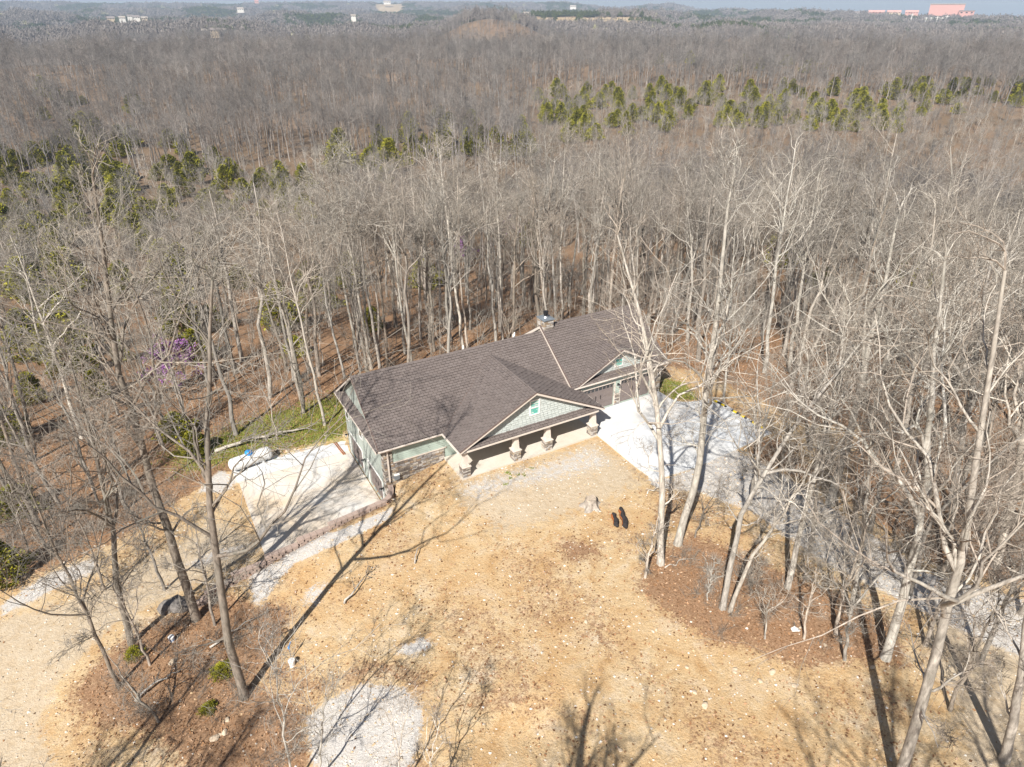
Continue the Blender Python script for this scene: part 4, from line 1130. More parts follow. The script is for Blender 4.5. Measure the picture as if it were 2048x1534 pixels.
# rocks one can pick out
rocks = [(1745,1335,.22,'pale flat rock'),(1520,1363,.25,''),(1470,1340,.22,''),(1390,1385,.2,''),(1545,1345,.3,''),(1470,1345,.2,''),(1410,1412,.28,''),(1374,1335,.16,''),(1313,1260,.16,''),(1305,1262,.14,''),
         (1172,1244,.18,''),(1590,1372,.24,''),(450,1465,.28,''),(430,1478,.4,''),(455,1440,.22,''),(440,1470,.2,''),(545,912,.35,''),(560,905,.3,''),(575,903,.3,''),(590,900,.25,''),(530,918,.3,''),
         (345,1325,.35,''),(415,1345,.2,''),(697,1075,.2,''),(665,1080,.16,''),(1415,742,.35,''),(1310,700,.3,''),(1650,1290,.16,''),(1600,1255,.16,''),(780,1050,.15,''),(880,1120,.14,''),(1240,1500,.16,''),(1330,1440,.15,'')]
rock_me = [blob('rock', M['rock'], 1.0, (1.0,.75,.5), k) for k in range(4)]
for k, (u, v, r, _) in enumerate(rocks):
    p = G(u, v); o = link('rock', rock_me[k % 4], loc=(p[0], p[1], p[2]+r*.12), rot=(0,0,k*1.7), scale=(r*.68,r*.68,r*.68))
    where = ('pale rock at the rim of the left leaf patch' if u < 470 else 'white rock along the grassy bank above the tank' if u < 620 else 'small pale rock in the open clay yard' if (u < 1200 or v > 1420) else 'pale rock on the far bank behind the apron' if v < 760 else 'pale tan rock at the edge of the leaf-covered clay')
    tag(o, where, 'rock', 'pale rocks on the ground')
bl = [(338,1218,.62),(357,1216,.66)]
for k, (u, v, r) in enumerate(bl):
    p = G(u, v); o = link('boulder', blob('boulder', M['rock_grey'], 1, (1,.9,.8), 70+k), loc=(p[0], p[1], p[2]+r*.3), scale=(r,r,r))
    tag(o, ['smaller dark grey boulder at the low end of the block wall', 'larger dark grey boulder against the tree at the wall end'][k], 'boulder', 'boulders at the wall end')
for k, (u, v) in enumerate([(1590, 1261)]):
    p = G(u, v); mb = MB(); mb.poly([(-.2,-.12,.05),(.18,-.15,.10),(.22,.1,.06),(0,.16,.16),(-.2,.12,.04)]); mb.poly([(.22,.1,.055),(.3,-.02,.02),(.18,-.15,.095)])
    tag(mb.build('plastic_scrap', M['white'], loc=tuple(p)), 'white scrap of plastic on the brown leaves under the trees', 'scrap')

# ------------------------------------------------------------------ trees
def nrm(v): return v/(np.linalg.norm(v)+1e-9)
UPV = np.array([0, 0, 1.0])
class Tree:
    """bare hardwood: trunk + limbs go into 'trunk', everything finer into 'crown'"""
    def __init__(s, seed, H, r0, path=None, fork=.45, nl=12, n=(6, 5, 3), spread=.34, twig=1.0, tilt=(24, 52), wobk=1.0, rr=None, low=0):
        s.g = np.random.RandomState(seed); s.tw = twig; s.n = n; s.wk = wobk
        s.ch = []; s.seg = []     # (pts, radii, sides), fine segments
        s.ch1 = []
        g = s.g
        if path is None:
            bend = g.normal(0, .035, 2)*H
            k = 9; path = [np.array([bend[0]*(t**1.6)+g.normal(0, .006)*H*(t > 0), bend[1]*(t**1.6)+g.normal(0, .006)*H*(t > 0), H*t]) for t in np.linspace(0, 1, k)]
        else:
            P = np.array(path, float); L = np.concatenate([[0], np.cumsum(np.linalg.norm(np.diff(P, axis=0), axis=1))])
            tt = np.linspace(0, L[-1], 12)
            path = [np.array([np.interp(t, L, P[:, i]) for i in range(3)]) + g.normal(0, .05, 3)*np.array([1, 1, 0])*(0 < t < L[-1]) for t in tt]
        path = np.array(path); k = len(path); s.H = H
        tt = np.linspace(0, 1, k)
        rad = r0*(1-.80*tt**1.1); rad[0] *= 1.35
        base = np.vstack([path[0]*1.0, path[0]+(path[1]-path[0])*.25, path[1:]]); base[0][2] -= .35
        brad = np.concatenate([[rad[0]], [r0*1.02], rad[1:]])
        s.ch.append((base, brad, 9))
        # limbs
        for i in range(nl + low):
            t = g.uniform(fork, .97) if i < nl else g.uniform(.18, fork)
            if i < 3: t = g.uniform(fork, fork+.15)          # strong leaders near the fork
            p = np.array([np.interp(t, tt, path[:, j]) for j in range(3)]); r = np.interp(t, tt, rad)
            axis = nrm(path[min(k-1, int(t*(k-1))+1)]-path[int(t*(k-1))] if int(t*(k-1)) < k-1 else path[-1]-path[-2])
            az = g.uniform(0, 6.283) if i > 3 else i*2.1+g.uniform(-.6, .6)
            ang = R(g.uniform(*tilt)) if i >= 3 else R(g.uniform(18, 34))
            if i >= nl: ang = R(g.uniform(55, 85))
            side = nrm(np.cross(axis, np.array([math.cos(az), math.sin(az), 0.1])))
            d = nrm(axis*math.cos(ang)+side*math.sin(ang))
            L = H*spread*(1.1-.7*(t-fork)/(1-fork+1e-6))*g.uniform(.65, 1.08)
            rl = r*g.uniform(.38, .6)
            if i < 3: L = H*(1-t)*g.uniform(.75, 1.0); rl = r*g.uniform(.6, .8)
            if i >= nl: L = H*spread*g.uniform(.22, .48); rl = min(rl, r*.35)
            s.grow(p, d, L, rl, 1)
        s.tip(path[-1], nrm(path[-1]-path[-2]), H*.10, rad[-1])
    def tip(s, p, d, L, r):
        for _ in range(3): s.grow(p, nrm(d+s.g.normal(0, .35, 3)), L*s.g.uniform(.7, 1.1), r*.7, 2)
    def grow(s, p, d, L, r, lev):
        g = s.g
        ns = (0, 9, 5, 3, 1)[lev]; wb = (0, .19, .24, .26, .0)[lev]*s.wk; up = (0, .09, .06, .05, 0)[lev]
        if lev == 4:
            s.seg.append((p, p+d*L, .0065*s.tw, .0035*s.tw)); return
        pts = [p]; dirs = [d]
        W = g.normal(0, wb, (ns, 3))
        for i in range(ns):
            d = d + W[i]; d[2] += up; d = d/math.sqrt(d @ d); p = p+d*(L/ns); pts.append(p); dirs.append(d)
        tt = np.linspace(0, 1, ns+1); rmin = (0, .018, .011, .0065)[lev]*s.tw
        rad = np.maximum(r*(1-.9*tt**.9), rmin)
        if lev == 1: s.ch.append((np.array(pts), rad, 6))
        elif lev == 2: s.ch1.append((np.array(pts), rad, 4))
        else:
            for i in range(ns): s.seg.append((pts[i], pts[i+1], rad[i], rad[i+1]))
        nc = s.n[lev-1]
        for i in range(nc):
            t = .22+.78*(i+g.uniform(.2, .9))/nc; t = min(t, .99)
            j = min(ns-1, int(t*ns)); f = t*ns-j
            q = pts[j]+(pts[j+1]-pts[j])*f; dd = dirs[j+1]
            rv = g.normal(0, 1, 3); side = rv-dd*(rv @ dd); side /= math.sqrt(side @ side)+1e-9
            ang = R(g.uniform(28, 62)); nd_ = dd*math.cos(ang)+side*math.sin(ang)
            Lc = L*(.62, .62, .55, .6)[lev]*(1.1-.55*t)*g.uniform(.75, 1.25)
            if lev == 3: Lc = max(Lc, .35)
            s.grow(q, nd_, Lc, max(rad[j]*.62, .006*s.tw), lev+1)
    def _join(s, lst):
        Vs, Qs, o = [], [], 0
        for V, Q in lst:
            Vs.append(V); Qs.append(Q+o); o += len(V)
        return np.concatenate(Vs), np.concatenate(Qs)
    def trunk_vq(s): return s._join([tube_np(P, r, n) for P, r, n in s.ch])
    def crown_vq(s):
        L = [tube_np(P, r, n) for P, r, n in s.ch1]
        if s.seg:
            L.append(segs_np(np.array([q[0] for q in s.seg]), np.array([q[1] for q in s.seg]), np.array([q[2] for q in s.seg]), np.array([q[3] for q in s.seg])))
        return s._join(L)
    def nb(s): return sum((len(P)-1)*n for P, r, n in s.ch1)     # faces of the branches, which keep the bark
    def meshes(s, bark, twig):
        V, Q = s.trunk_vq(); a = mesh_np('trunk', V, Q, bark, smooth=True)
        V, Q = s.crown_vq(); k = s.nb(); b = mesh_np('crown', V, Q, [bark, twig], (np.arange(len(Q)) >= k).astype(np.int32))
        return a, b
    def joined(s, bark, twig, name):
        V, Q = s.trunk_vq(); V2, Q2 = s.crown_vq()
        return mesh_np(name, np.concatenate([V, V2]), np.concatenate([Q, Q2+len(V)]), [bark, twig], np.concatenate([np.zeros(len(Q)), (np.arange(len(Q2)) >= s.nb())]).astype(np.int32))
def put_tree(name, me, loc, rz=0, sc=1.0, label=None, group=None, cat='tree'):
    o = empty(name, loc, rz); o.scale = (sc, sc, sc)
    link('trunk', me[0], o); link('crown', me[1], o)
    return tag(o, label, cat, group)

# trees that stand out one by one: base and top in the photo, bends between, girth
LF, RF = 'left', 'right'
FORE = [
 ((490,1393),[(458,1290),(434,1120),(410,907)],(425,560),.30,.42,'tall grey tree with mossy foot casting the long shadow across the clay yard', 1),
 ((393,1238),[(355,1120),(307,976),(236,747)],(185,350),.34,.46,'tallest dark forked tree beside the boulders at the wall end', 1),
 ((263,1287),[(236,1170),(226,1050)],(140,720),.24,.35,'mottled grey tree on the leaf patch nearest the dirt road', 1),
 ((239,1372),[(188,1266),(113,1102)],(40,930),.14,.35,'slender tree leaning out over the pale dirt road', 1),
 ((318,1444),[(285,1405)],(215,1310),.08,.3,'small crooked dead tree at the foot of the leaf patch', 1),
 ((164,877),[(102,689)],(20,470),.24,.45,'grey tree in the brush across the dirt road from the tank', 0),
 ((60,860),[(35,760)],(-40,480),.22,.45,'dark trunk in the brush farthest across the dirt road', 1),
 ((95,735),[(70,640)],(30,430),.22,.5,'pale tree rising from brown brush above the road', 0),
 ((650,850),[(620,720),(590,600)],(555,430),.17,.5,'pale slender tree at the white pad behind the house corner', 0),
 ((690,757),[(660,640)],(620,400),.17,.5,'slender tree touching the rear corner of the roof', 0),
 ((722,742),[(690,580)],(640,330),.20,.55,'first of the row of four tall trunks behind the roof ridge', 0),
 ((743,738),[(712,560)],(668,320),.22,.55,'second of the row of four tall trunks behind the roof ridge', 0),
 ((760,736),[(730,560)],(700,310),.21,.55,'third of the row of four tall trunks behind the roof ridge', 0),
 ((776,733),[(760,560)],(735,400),.20,.5,'dark last trunk of the row of four behind the roof ridge', 1),
 ((825,735),[(800,600)],(770,330),.19,.5,'tall slim tree behind the middle of the long roof', 0),
 ((927,698),[(905,540)],(880,300),.22,.5,'two-stemmed pale tree behind the porch gable ridge', 0),
 ((935,696),[(920,560)],(915,350),.17,.5,'pale companion stem behind the porch gable ridge', 0),
 ((1005,680),[(1000,520)],(990,310),.21,.55,'straight pale trunk just before the chimney', 0),
 ((1090,650),[(1080,520)],(1060,290),.23,.5,'thick grey trunk straight behind the chimney', 0),
 ((1112,640),[(1105,500)],(1090,280),.20,.55,'tall pale trunk on the far side of the chimney', 0),
 ((1125,637),[(1120,500)],(1130,290),.19,.55,'tall pale trunk second past the chimney', 0),
 ((1185,625),[(1195,480)],(1200,290),.19,.5,'pale leaning trunk above the garage ridge', 0),
 ((1265,615),[(1275,470)],(1255,260),.22,.5,'tall white trunk at the far end of the garage ridge', 0),
 ((1375,690),[(1385,540)],(1370,330),.20,.45,'grey forked tree past the end of the garage roof', 0),
 ((1528,745),[(1545,600),(1560,480)],(1590,300),.24,.5,'thick white trunk on the leaf slope behind the apron', 0),
 ((1577,742),[(1595,620)],(1640,330),.22,.5,'grey trunk with dark shadow on the leaf slope behind the apron', 0),
 ((1447,803),[(1455,720)],(1478,560),.11,.4,'thin straight tree at the corner of the apron by the stops', 0),
 ((1355,1088),[(1392,950),(1415,780)],(1470,330),.31,.38,'big pale tree leaning over the apron from the yard edge', 0),
 ((1322,1128),[(1325,980),(1316,830),(1292,680)],(1235,470),.27,.40,'pale forked tree in front of the garage doors', 0),
 ((1290,1155),[(1298,1110)],(1318,1030),.09,.3,'short stubby pale sapling at the edge of the brown leaves', 0),
 ((1445,1217),[(1482,1030),(1560,890)],(1760,640),.22,.45,'white trunk leaning far over the gravel drive', 0),
 ((1460,1222),[(1500,1120),(1560,1040)],(1640,900),.16,.45,'thin white companion trunk leaning towards the gravel drive', 0),
 ((1575,1175),[(1612,1010),(1645,890)],(1700,620),.22,.45,'grey leaning tree where the gravel drive bends', 0),
 ((1771,1316),[(1804,1201),(1835,1080)],(1890,520),.30,.42,'thick pale tree rising from leaves below the gravel drive', 0),
 ((1700,1230),[(1720,1120)],(1745,850),.16,.45,'slim tree in the brown leaves beside the gravel drive', 0),
 ((1794,1575),[(1864,1333),(1905,1187),(1929,1084)],(2010,540),.29,.42,'big rough-barked leaning tree rising from the bottom of the picture', 2),
 ((2010,1520),[(2035,1380)],(2100,950),.26,.4,'broad pale tree at the lower corner by the dirt track', 0),
 ((1660,1008),[(1707,837)],(1800,420),.36,.4,'stoutest grey trunk across the gravel drive', 0),
 ((1990,1134),[(2028,990)],(2090,560),.30,.45,'pale buttressed tree on the far bank of the gravel drive', 0),
 ((1900,1010),[(1930,860)],(1985,470),.26,.42,'white many-limbed tree in the leaf bank across the drive', 0),
 ((1790,960),[(1815,830)],(1870,430),.26,.42,'grey tree uphill from the drive on the leaf bank', 0),
 ((1530,1277),[(1534,1230)],(1542,1180),.05,.4,'thin sapling alone in the brown leaves', 0),
 ((1608,1277),[(1614,1220)],(1636,1130),.07,.4,'bushy sapling beside the white scrap', 0),
 ((1672,1268),[(1690,1180)],(1740,1040),.11,.4,'pale pole-like young tree leaning to the drive', 0),
 ((1500,1192),[(1505,1160)],(1520,1090),.06,.4,'small dark sapling behind the two white leaning trunks', 1),
 ((1605,1165),[(1615,1140)],(1622,1080),.05,.4,'tiny bare sapling under the leaning trees', 0),
 ((1415,1200),[(1422,1160)],(1428,1120),.045,.35,'tiny forked sapling in the leaves by the yard edge', 0),
 ((1390,1075),[(1405,1030)],(1440,970),.06,.35,'dark thin sapling beside the big pale leaning tree', 1),
 ((584,1575),[(565,1450)],(545,1310),.06,.3,'whitish sapling at the bottom edge beside the gravel patch', 0),
 ((640,1560),[(640,1470)],(655,1370),.06,.3,'thin sapling standing in the white gravel patch', 0),
 ((795,1590),[(800,1500)],(820,1390),.05,.3,'spindly sapling below the gravel patch', 0),
 ((865,1600),[(862,1520)],(880,1440),.05,.3,'low bare shrubby sapling at the bottom of the clay', 0),
]
fore_xy = []
for k, (b, mids, top, r0, fork, lb, dark) in enumerate(FORE):
    base = G(*b)
    if b[1] > 1534: base = at_z(b[0], b[1], gz(*at_z(b[0], b[1], -1.0)[:2]))
    Yd = base[1]
    tp = at_y(top[0], top[1], Yd + np.random.RandomState(k).uniform(-1.5, 1.5))
    pth = [np.zeros(3)] + [at_y(u, v, Yd)-base for u, v in mids] + [tp-base]
    Ht = float(tp[2]-base[2])
    if Ht < 8: nl, nn, sp = 7, (4, 4, 3), .36
    elif Ht < 14: nl, nn, sp = 10, (5, 5, 3), .34
    else: nl, nn, sp = 13, (7, 5, 3), .31
    T = Tree(100+k, Ht, r0*(.8 if r0 > .12 else 1), pth, fork, nl, nn, sp, wobk=1.3, twig=1.0 if Ht > 12 else .75, low=3 if b[1] > 1000 else 1)
    me = T.meshes((M['bark'], M['bark_dark'], M['bark_wood'])[dark], M['twig'])
    grp = 'bare trees of the yard and its edges'
    put_tree('sapling' if Ht < 8 else 'bare_tree', me, tuple(base), 0, 1, lb, grp, 'sapling' if Ht < 8 else 'tree')
    fore_xy.append((base[0], base[1]))
    print('fore', k, [round(float(t), 1) for t in base], 'H', round(Ht, 1))
extra = [(1500,1010,.12),(1560,960,.10),(1620,1100,.14),(1690,1120,.12),(1740,1060,.16),(1820,1190,.13),(1850,1290,.12),(1880,1150,.18),(1935,1210,.10),(1960,1060,.16),(1750,900,.18),(1850,930,.20),(1620,900,.16),(1945,930,.20),(2035,1040,.18),(1690,1320,.09),(1900,1420,.10),(1960,1330,.13),(1600,820,.18),(1690,800,.2),(2040,1230,.15),
         (120,1010,.16),(40,960,.18),(250,940,.16),(330,900,.15),(90,1090,.12),(200,1010,.10),(330,1180,.10),(210,1180,.09),(430,1250,.09),(300,1330,.08)]
for k, (u, v, r0) in enumerate(extra):
    base = G(u, v); gg = np.random.RandomState(4000+k); Ht = gg.uniform(60, 85)*r0*(1.0 if r0 > .14 else 1.15)
    Ht = min(Ht, 17)
    T = Tree(4000+k, Ht, r0, [(0,0,0),(gg.normal(0,.05)*Ht,0,Ht*.5),(gg.normal(0,.12)*Ht,gg.normal(0,.1)*Ht,Ht)], .35, 10, (6, 4, 3), .33, twig=.95, low=3, wobk=1.35)
    right = u > 1000
    put_tree('bare_tree', T.meshes(M['bark_dark'] if k % 3 == 1 else M['bark_wood'], M['twig']), tuple(base), 0, 1,
             'bare tree in the tangle of trunks around the gravel drive' if right else 'bare tree in the brush on either side of the dirt road', 'bare trees tangled round the gravel drive' if right else 'bare trees beside the dirt road')
    fore_xy.append((base[0], base[1]))
# trees just below the picture whose shadows fall into it
for k, (x, y, H_, lb) in enumerate([(-1.3, 5.4, 17.0, 'tree under the camera whose forked shadow falls on the clay'), (10.5, 3.5, 21, 'tree below the frame shading the lower corner of the yard'),
                                  (-25.0, 9.0, 14.5, 'tree below the frame shading the dirt road'), (-18.5, 8.0, 14.0, 'tree below the frame shading the leaf patch'), (17.5, 8.0, 15.0, 'tree below the frame shading the gravel track')]):
    T = Tree(300+k, H_, .56 if k == 0 else .28, [(0,0,0),(-.3,0,H_*.45),(-1.4,-.6,H_)] if k == 0 else None, .4, 11, (6, 5, 3), .30 if k == 0 else .36, twig=1.2)
    put_tree('bare_tree', T.meshes(M['bark'], M['twig']), (x, y, gz(x, y)), 0, 1, lb, 'bare trees of the yard and its edges')

# prototypes for the wood
protos = []
for k in range(10):
    g = np.random.RandomState(40+k); H_ = g.uniform(16, 20)
    T = Tree(500+k, H_, g.uniform(.16, .23), None, g.uniform(.42, .6), 10, (6, 4, 2), g.uniform(.22, .36), twig=1.05, low=2, wobk=1.2)
    protos.append((T, T.meshes(M['bark_dark'] if k in (3, 7) else M['bark_wood'], M['twig']), H_))
mid_protos = []
for k in range(7):
    g = np.random.RandomState(60+k); H_ = g.uniform(15, 19)
    T = Tree(600+k, H_, g.uniform(.17, .25), None, g.uniform(.4, .55), 9, (5, 4, 2), g.uniform(.22, .40), twig=1.5, wobk=1.2)
    mid_protos.append(T.joined(M['bark_far'], M['twig_far'], 'wood_tree'))
small_protos = []
for k in range(5):
    g = np.random.RandomState(80+k); H_ = g.uniform(5, 9)
    T = Tree(700+k, H_, g.uniform(.035, .06), None, .3, 7, (4, 3, 2), .30, twig=1.1)
    small_protos.append(T.joined(M['bark_wood'], M['twig'], 'sapling'))
def brush(seed):
    g = np.random.RandomState(seed); S = []
    for _ in range(16):
        p = np.array([*g.normal(0, .5, 2), 0]); d = nrm(np.array([*g.normal(0, .45, 2), 1.0])); L = g.uniform(.8, 2.6)
        for i in range(3):
            q = p+d*L/3; S.append((p, q, .014, .010)); 
            for _ in range(3):
                dd = nrm(d+g.normal(0, .6, 3)); e = p+(q-p)*g.uniform(); S.append((e, e+dd*g.uniform(.25, .8), .007, .004))
            p = q; d = nrm(d+g.normal(0, .25, 3))
    V, Q = segs_np(*[np.array([s[i] for s in S]) for i in range(4)])
    return mesh_np('brush', V, Q, M['twig'])
brush_protos = [brush(k) for k in range(4)]

# evergreen cedars
def cedar_mesh(seed, H, w, n=2600, q=.40):
    g = np.random.RandomState(seed)
    t = g.beta(1.15, 1.2, n); prof = np.minimum(1.0, np.sqrt(np.maximum(0, 1-t))*1.12)*np.minimum(1, .5+t*3)
    lump = 1+.25*np.sin(t*17+g.uniform(0, 6))*.5
    az = g.uniform(0, 6.283, n); azl = 1+.22*np.sin(az*3+g.uniform(0, 6)+t*6)+.13*np.sin(az*7+t*11)
    rr_ = w*.5*prof*lump*azl*np.sqrt(g.uniform(.35, 1.05, n))
    C = np.stack([rr_*np.cos(az), rr_*np.sin(az), .3+t*(H-.3)], 1)
    out = nrm2(np.stack([np.cos(az), np.sin(az), .7*np.ones(n)], 1)+g.normal(0, .35, (n, 3)))
    x = nrm2(np.cross(out, g.normal(0, 1, (n, 3)))); y = np.cross(out, x)
    sz = q*g.uniform(.55, 1.25, n)*(.6+.5*H/7)
    V = np.stack([C-out*sz[:, None]*.5, C+x*sz[:, None]*.38, C+out*sz[:, None]*.75, C-x*sz[:, None]*.38+y*sz[:, None]*.1], 1).reshape(-1, 3)
    Q = np.arange(n*4).reshape(n, 4)
    return mesh_np('crown', V, Q, M['cedar'])
def nrm2(a): return a/(np.linalg.norm(a, axis=1)[:, None]+1e-9)
cedars = []
for k, (H_, w) in enumerate([(7.0, 6.0), (8.5, 6.2), (6.0, 6.4), (7.5, 5.4), (5.0, 5.6)]):
    mb = MB(); mb.tube([(0,0,-.3),(0,0,H_*.5),(.05,0,H_*.9)], [.11,.08,.02], 6)
    cedars.append((mb.mesh('trunk', M['cedar_trunk']), cedar_mesh(900+k, H_, w), H_))

# where the wood stands
g = np.random.RandomState(77)
def in_view(x, y, z, mu=160, mv0=-60, mv1=1800):
    u, v, fw = proj(np.stack([x, y, z], -1))
    return (fw > 3) & (u > -mu) & (u < 2048+mu) & (v < mv1) & (v > mv0)
def belt(x, y):
    """1 inside the two cedar belts, where tall hardwoods are few"""
    r = np.hypot(x, y); u = az_u(x, y)
    lf = sstep(70, 84, r)*(1-sstep(225, 260, r))*(1-sstep(620, 800, u))
    cen = sstep(120, 150, r)*(1-sstep(225, 250, r))*sstep(620, 750, u)*(1-sstep(1050, 1150, u))*.7
    rt = sstep(175, 205, r)*(1-sstep(400, 450, r))*sstep(1000, 1100, u)
    return np.maximum(np.maximum(lf, cen), rt)
def jitter_grid(x0, x1, y0, y1, s, g):
    nx_, ny_ = int((x1-x0)/s), int((y1-y0)/s)
    I, J = np.meshgrid(np.arange(nx_), np.arange(ny_))
    return (x0+(I+.5+g.uniform(-.46, .46, I.shape))*s).ravel(), (y0+(J+.5+g.uniform(-.46, .46, I.shape))*s).ravel()
X1, Y1 = jitter_grid(-150, 150, 14, 160, 4.7, g)
X2, Y2 = jitter_grid(-360, 360, 160, 400, 5.8, g)
k2 = np.hypot(X2, Y2) < 380; X2, Y2 = X2[k2], Y2[k2]
X3, Y3 = jitter_grid(-620, 620, 250, 745, 7.2, g)
X4, Y4 = jitter_grid(-900, 900, 500, 1150, 9.5, g)
k4 = np.hypot(X4, Y4) >= 745; X4, Y4 = X4[k4], Y4[k4]
k3 = (np.hypot(X3, Y3) >= 380) & (np.hypot(X3, Y3) < 745); X3, Y3 = X3[k3], Y3[k3]
WX = np.concatenate([X1, X2, X3, X4]); WY = np.concatenate([Y1, Y2, Y3, Y4])
WZ = ground(WX, WY)
ok = in_view(WX, WY, WZ+8) & (sdist(WX, WY, CLEAR) > 1.6)
bl_ = belt(WX, WY)
ok &= g.uniform(0, 1, len(WX)) > bl_*np.where(np.hypot(WX, WY) < 260, .8, .62)
a_h, b_h = w2h(WX, WY)
ok &= ~((a_h > -22) & (a_h < 3) & (b_h > 13) & (b_h < 21) & (g.uniform(0, 1, len(WX)) < .75))
ok &= np.hypot(WX, WY) < 1150
def noise2(x, y, L, seed):
    r_ = np.random.RandomState(seed); z = 0*x
    for _ in range(6):
        th, ph = r_.uniform(0, 6.28, 2); k = r_.uniform(.6, 1.6)/L; z = z+np.sin((x*math.cos(th)+y*math.sin(th))*k*6.28+ph)
    return z/3.0
ok &= ~((noise2(WX, WY, 48, 31) > .78) & (np.hypot(WX, WY) > 85))
ok &= ~((a_h < -14) & (g.uniform(0, 1, len(WX)) < .3))
fx = np.array(fore_xy)
ok &= np.min(np.hypot(WX[:, None]-fx[:, 0], WY[:, None]-fx[:, 1]), axis=1) > 2.2
WX, WY, WZ, bl_ = WX[ok], WY[ok], WZ[ok], bl_[ok]
dist = np.hypot(WX, WY)
order = np.argsort(dist - 0*bl_)
N_IND = 300 - len(FORE) - len(extra) + 12
ind, rest = order[:N_IND], order[N_IND:]
print('wood trees', len(WX), 'individual', len(ind), 'to', dist[ind[-1]])
for k in ind:
    x, y, z = WX[k], WY[k], WZ[k]
    a_, b_ = w2h(x, y); T, me, H_ = protos[g.randint(len(protos))]
    sc = g.uniform(.82, 1.15)*(.78 if a_ < -14 else 1)
    if a_ < -14: lb, gp = 'bare tree in the brushy wood beyond the lower driveway and tank', 'bare trees beyond the lower driveway'
    elif a_ > 22: lb, gp = 'bare tree on the leaf-covered slope beyond the apron and gravel drive', 'bare trees beyond the apron'
    else: lb, gp = 'bare tree in the wood directly behind the long house', 'bare trees behind the house'
    o = put_tree('bare_tree', me, (x, y, z-.1), g.uniform(0, 6.28), sc, lb, gp)
    o.rotation_euler = (g.normal(0, .05), g.normal(0, .05), g.uniform(0, 6.28))

# points carrying instances: one 'stuff' object each
def scatter(name, meshes, x, y, z, rz, sc, pick, label, tilt=None, cat=None):
    c = bpy.data.collections.new(name+'_kinds')
    for i, me in enumerate(meshes):
        o = bpy.data.objects.new('%s_%02d' % (name, i), me); c.objects.link(o)
    me = bpy.data.meshes.new(name)
    n = len(x); me.vertices.add(n); me.vertices.foreach_set('co', np.stack([x, y, z], 1).astype(np.float32).ravel())
    def attr(nm, ty, key, arr):
        a = me.attributes.new(nm, ty, 'POINT'); a.data.foreach_set(key, np.ascontiguousarray(arr).ravel())
    rot = np.zeros((n, 3), np.float32); rot[:, 2] = rz
    if tilt is not None: rot[:, :2] = tilt
    attr('rot', 'FLOAT_VECTOR', 'vector', rot)
    s3 = np.asarray(sc, np.float32); s3 = np.stack([s3]*3, 1) if s3.ndim == 1 else s3
    attr('scl', 'FLOAT_VECTOR', 'vector', s3.astype(np.float32)); attr('pick', 'INT', 'value', np.asarray(pick, np.int32))
    o = link(name, me)
    ng = bpy.data.node_groups.new(name, 'GeometryNodeTree')
    ng.interface.new_socket('Geometry', in_out='INPUT', socket_type='NodeSocketGeometry'); ng.interface.new_socket('Geometry', in_out='OUTPUT', socket_type='NodeSocketGeometry')
    gi = ng.nodes.new('NodeGroupInput'); go = ng.nodes.new('NodeGroupOutput')
    ip = ng.nodes.new('GeometryNodeInstanceOnPoints'); ci = ng.nodes.new('GeometryNodeCollectionInfo')
    ci.inputs['Collection'].default_value = c; ci.inputs['Separate Children'].default_value = True; ci.inputs['Reset Children'].default_value = True
    def na(nm, ty):
        a = ng.nodes.new('GeometryNodeInputNamedAttribute'); a.data_type = ty; a.inputs[0].default_value = nm
        return [q for q in a.outputs if q.enabled and q.name == 'Attribute'][0]
    L = ng.links.new
    L(gi.outputs[0], ip.inputs['Points']); L(ci.outputs[0], ip.inputs['Instance']); ip.inputs['Pick Instance'].default_value = True
    L(na('pick', 'INT'), ip.inputs['Instance Index']); L(na('rot', 'FLOAT_VECTOR'), ip.inputs['Rotation']); L(na('scl', 'FLOAT_VECTOR'), ip.inputs['Scale'])
    L(ip.outputs[0], go.inputs[0])
    md = o.modifiers.new('scatter', 'NODES'); md.node_group = ng
    tag(o, label, cat, kind='stuff')
    return o
xr, yr, zr, br_ = WX[rest], WY[rest], WZ[rest], bl_[rest]
n_ = len(rest)
hs_ = g.uniform(.8, 1.15, n_)*(1-.48*br_)*(1+.16*noise2(xr, yr, 70, 32))
scatter('forest', mid_protos, xr, yr, zr-.2, g.uniform(0, 6.28, n_), np.stack([hs_*np.where(dist[rest] > 380, 1.3, 1.08), hs_*np.where(dist[rest] > 380, 1.3, 1.08), hs_], 1), g.randint(0, len(mid_protos), n_), 'mass of leafless grey woodland stretching back to the hills', g.normal(0, .05, (n_, 2)), 'woodland')
# saplings and brush between the trunks
sx, sy = jitter_grid(-140, 140, 12, 175, 2.9, g); sz_ = ground(sx, sy); sdc = sdist(sx, sy, CLEAR)
a_h, b_h = w2h(sx, sy)
ok = in_view(sx, sy, sz_+2) & (sdc > .8) & (g.uniform(0, 1, len(sx)) < .62) & ~((a_h > -20) & (a_h < 3) & (b_h > 13) & (b_h < 20) & (g.uniform(0, 1, len(sx)) < .7))
sx, sy, sz_ = sx[ok], sy[ok], sz_[ok]
ex, ey = jitter_grid(-420, 420, 85, 450, 5.0, g)
k_ = (belt(ex, ey) > .3) & in_view(ex, ey, ground(ex, ey)+2); ex, ey = ex[k_], ey[k_]
sx = np.concatenate([sx, ex]); sy = np.concatenate([sy, ey]); sz_ = ground(sx, sy); far_b = np.concatenate([np.ones(len(sx)-len(ex)), np.full(len(ex), 1.35)]); k_ = len(sx)
kinds = np.where(g.uniform(0, 1, k_) < .5, g.randint(0, 5, k_), 5+g.randint(0, 4, k_))
scatter('undergrowth', small_protos+brush_protos, sx, sy, sz_-.05, g.uniform(0, 6.28, k_), g.uniform(.6, 1.25, k_)*far_b, kinds, 'tangle of thin saplings and brush between the trunks', g.normal(0, .07, (k_, 2)), 'undergrowth')
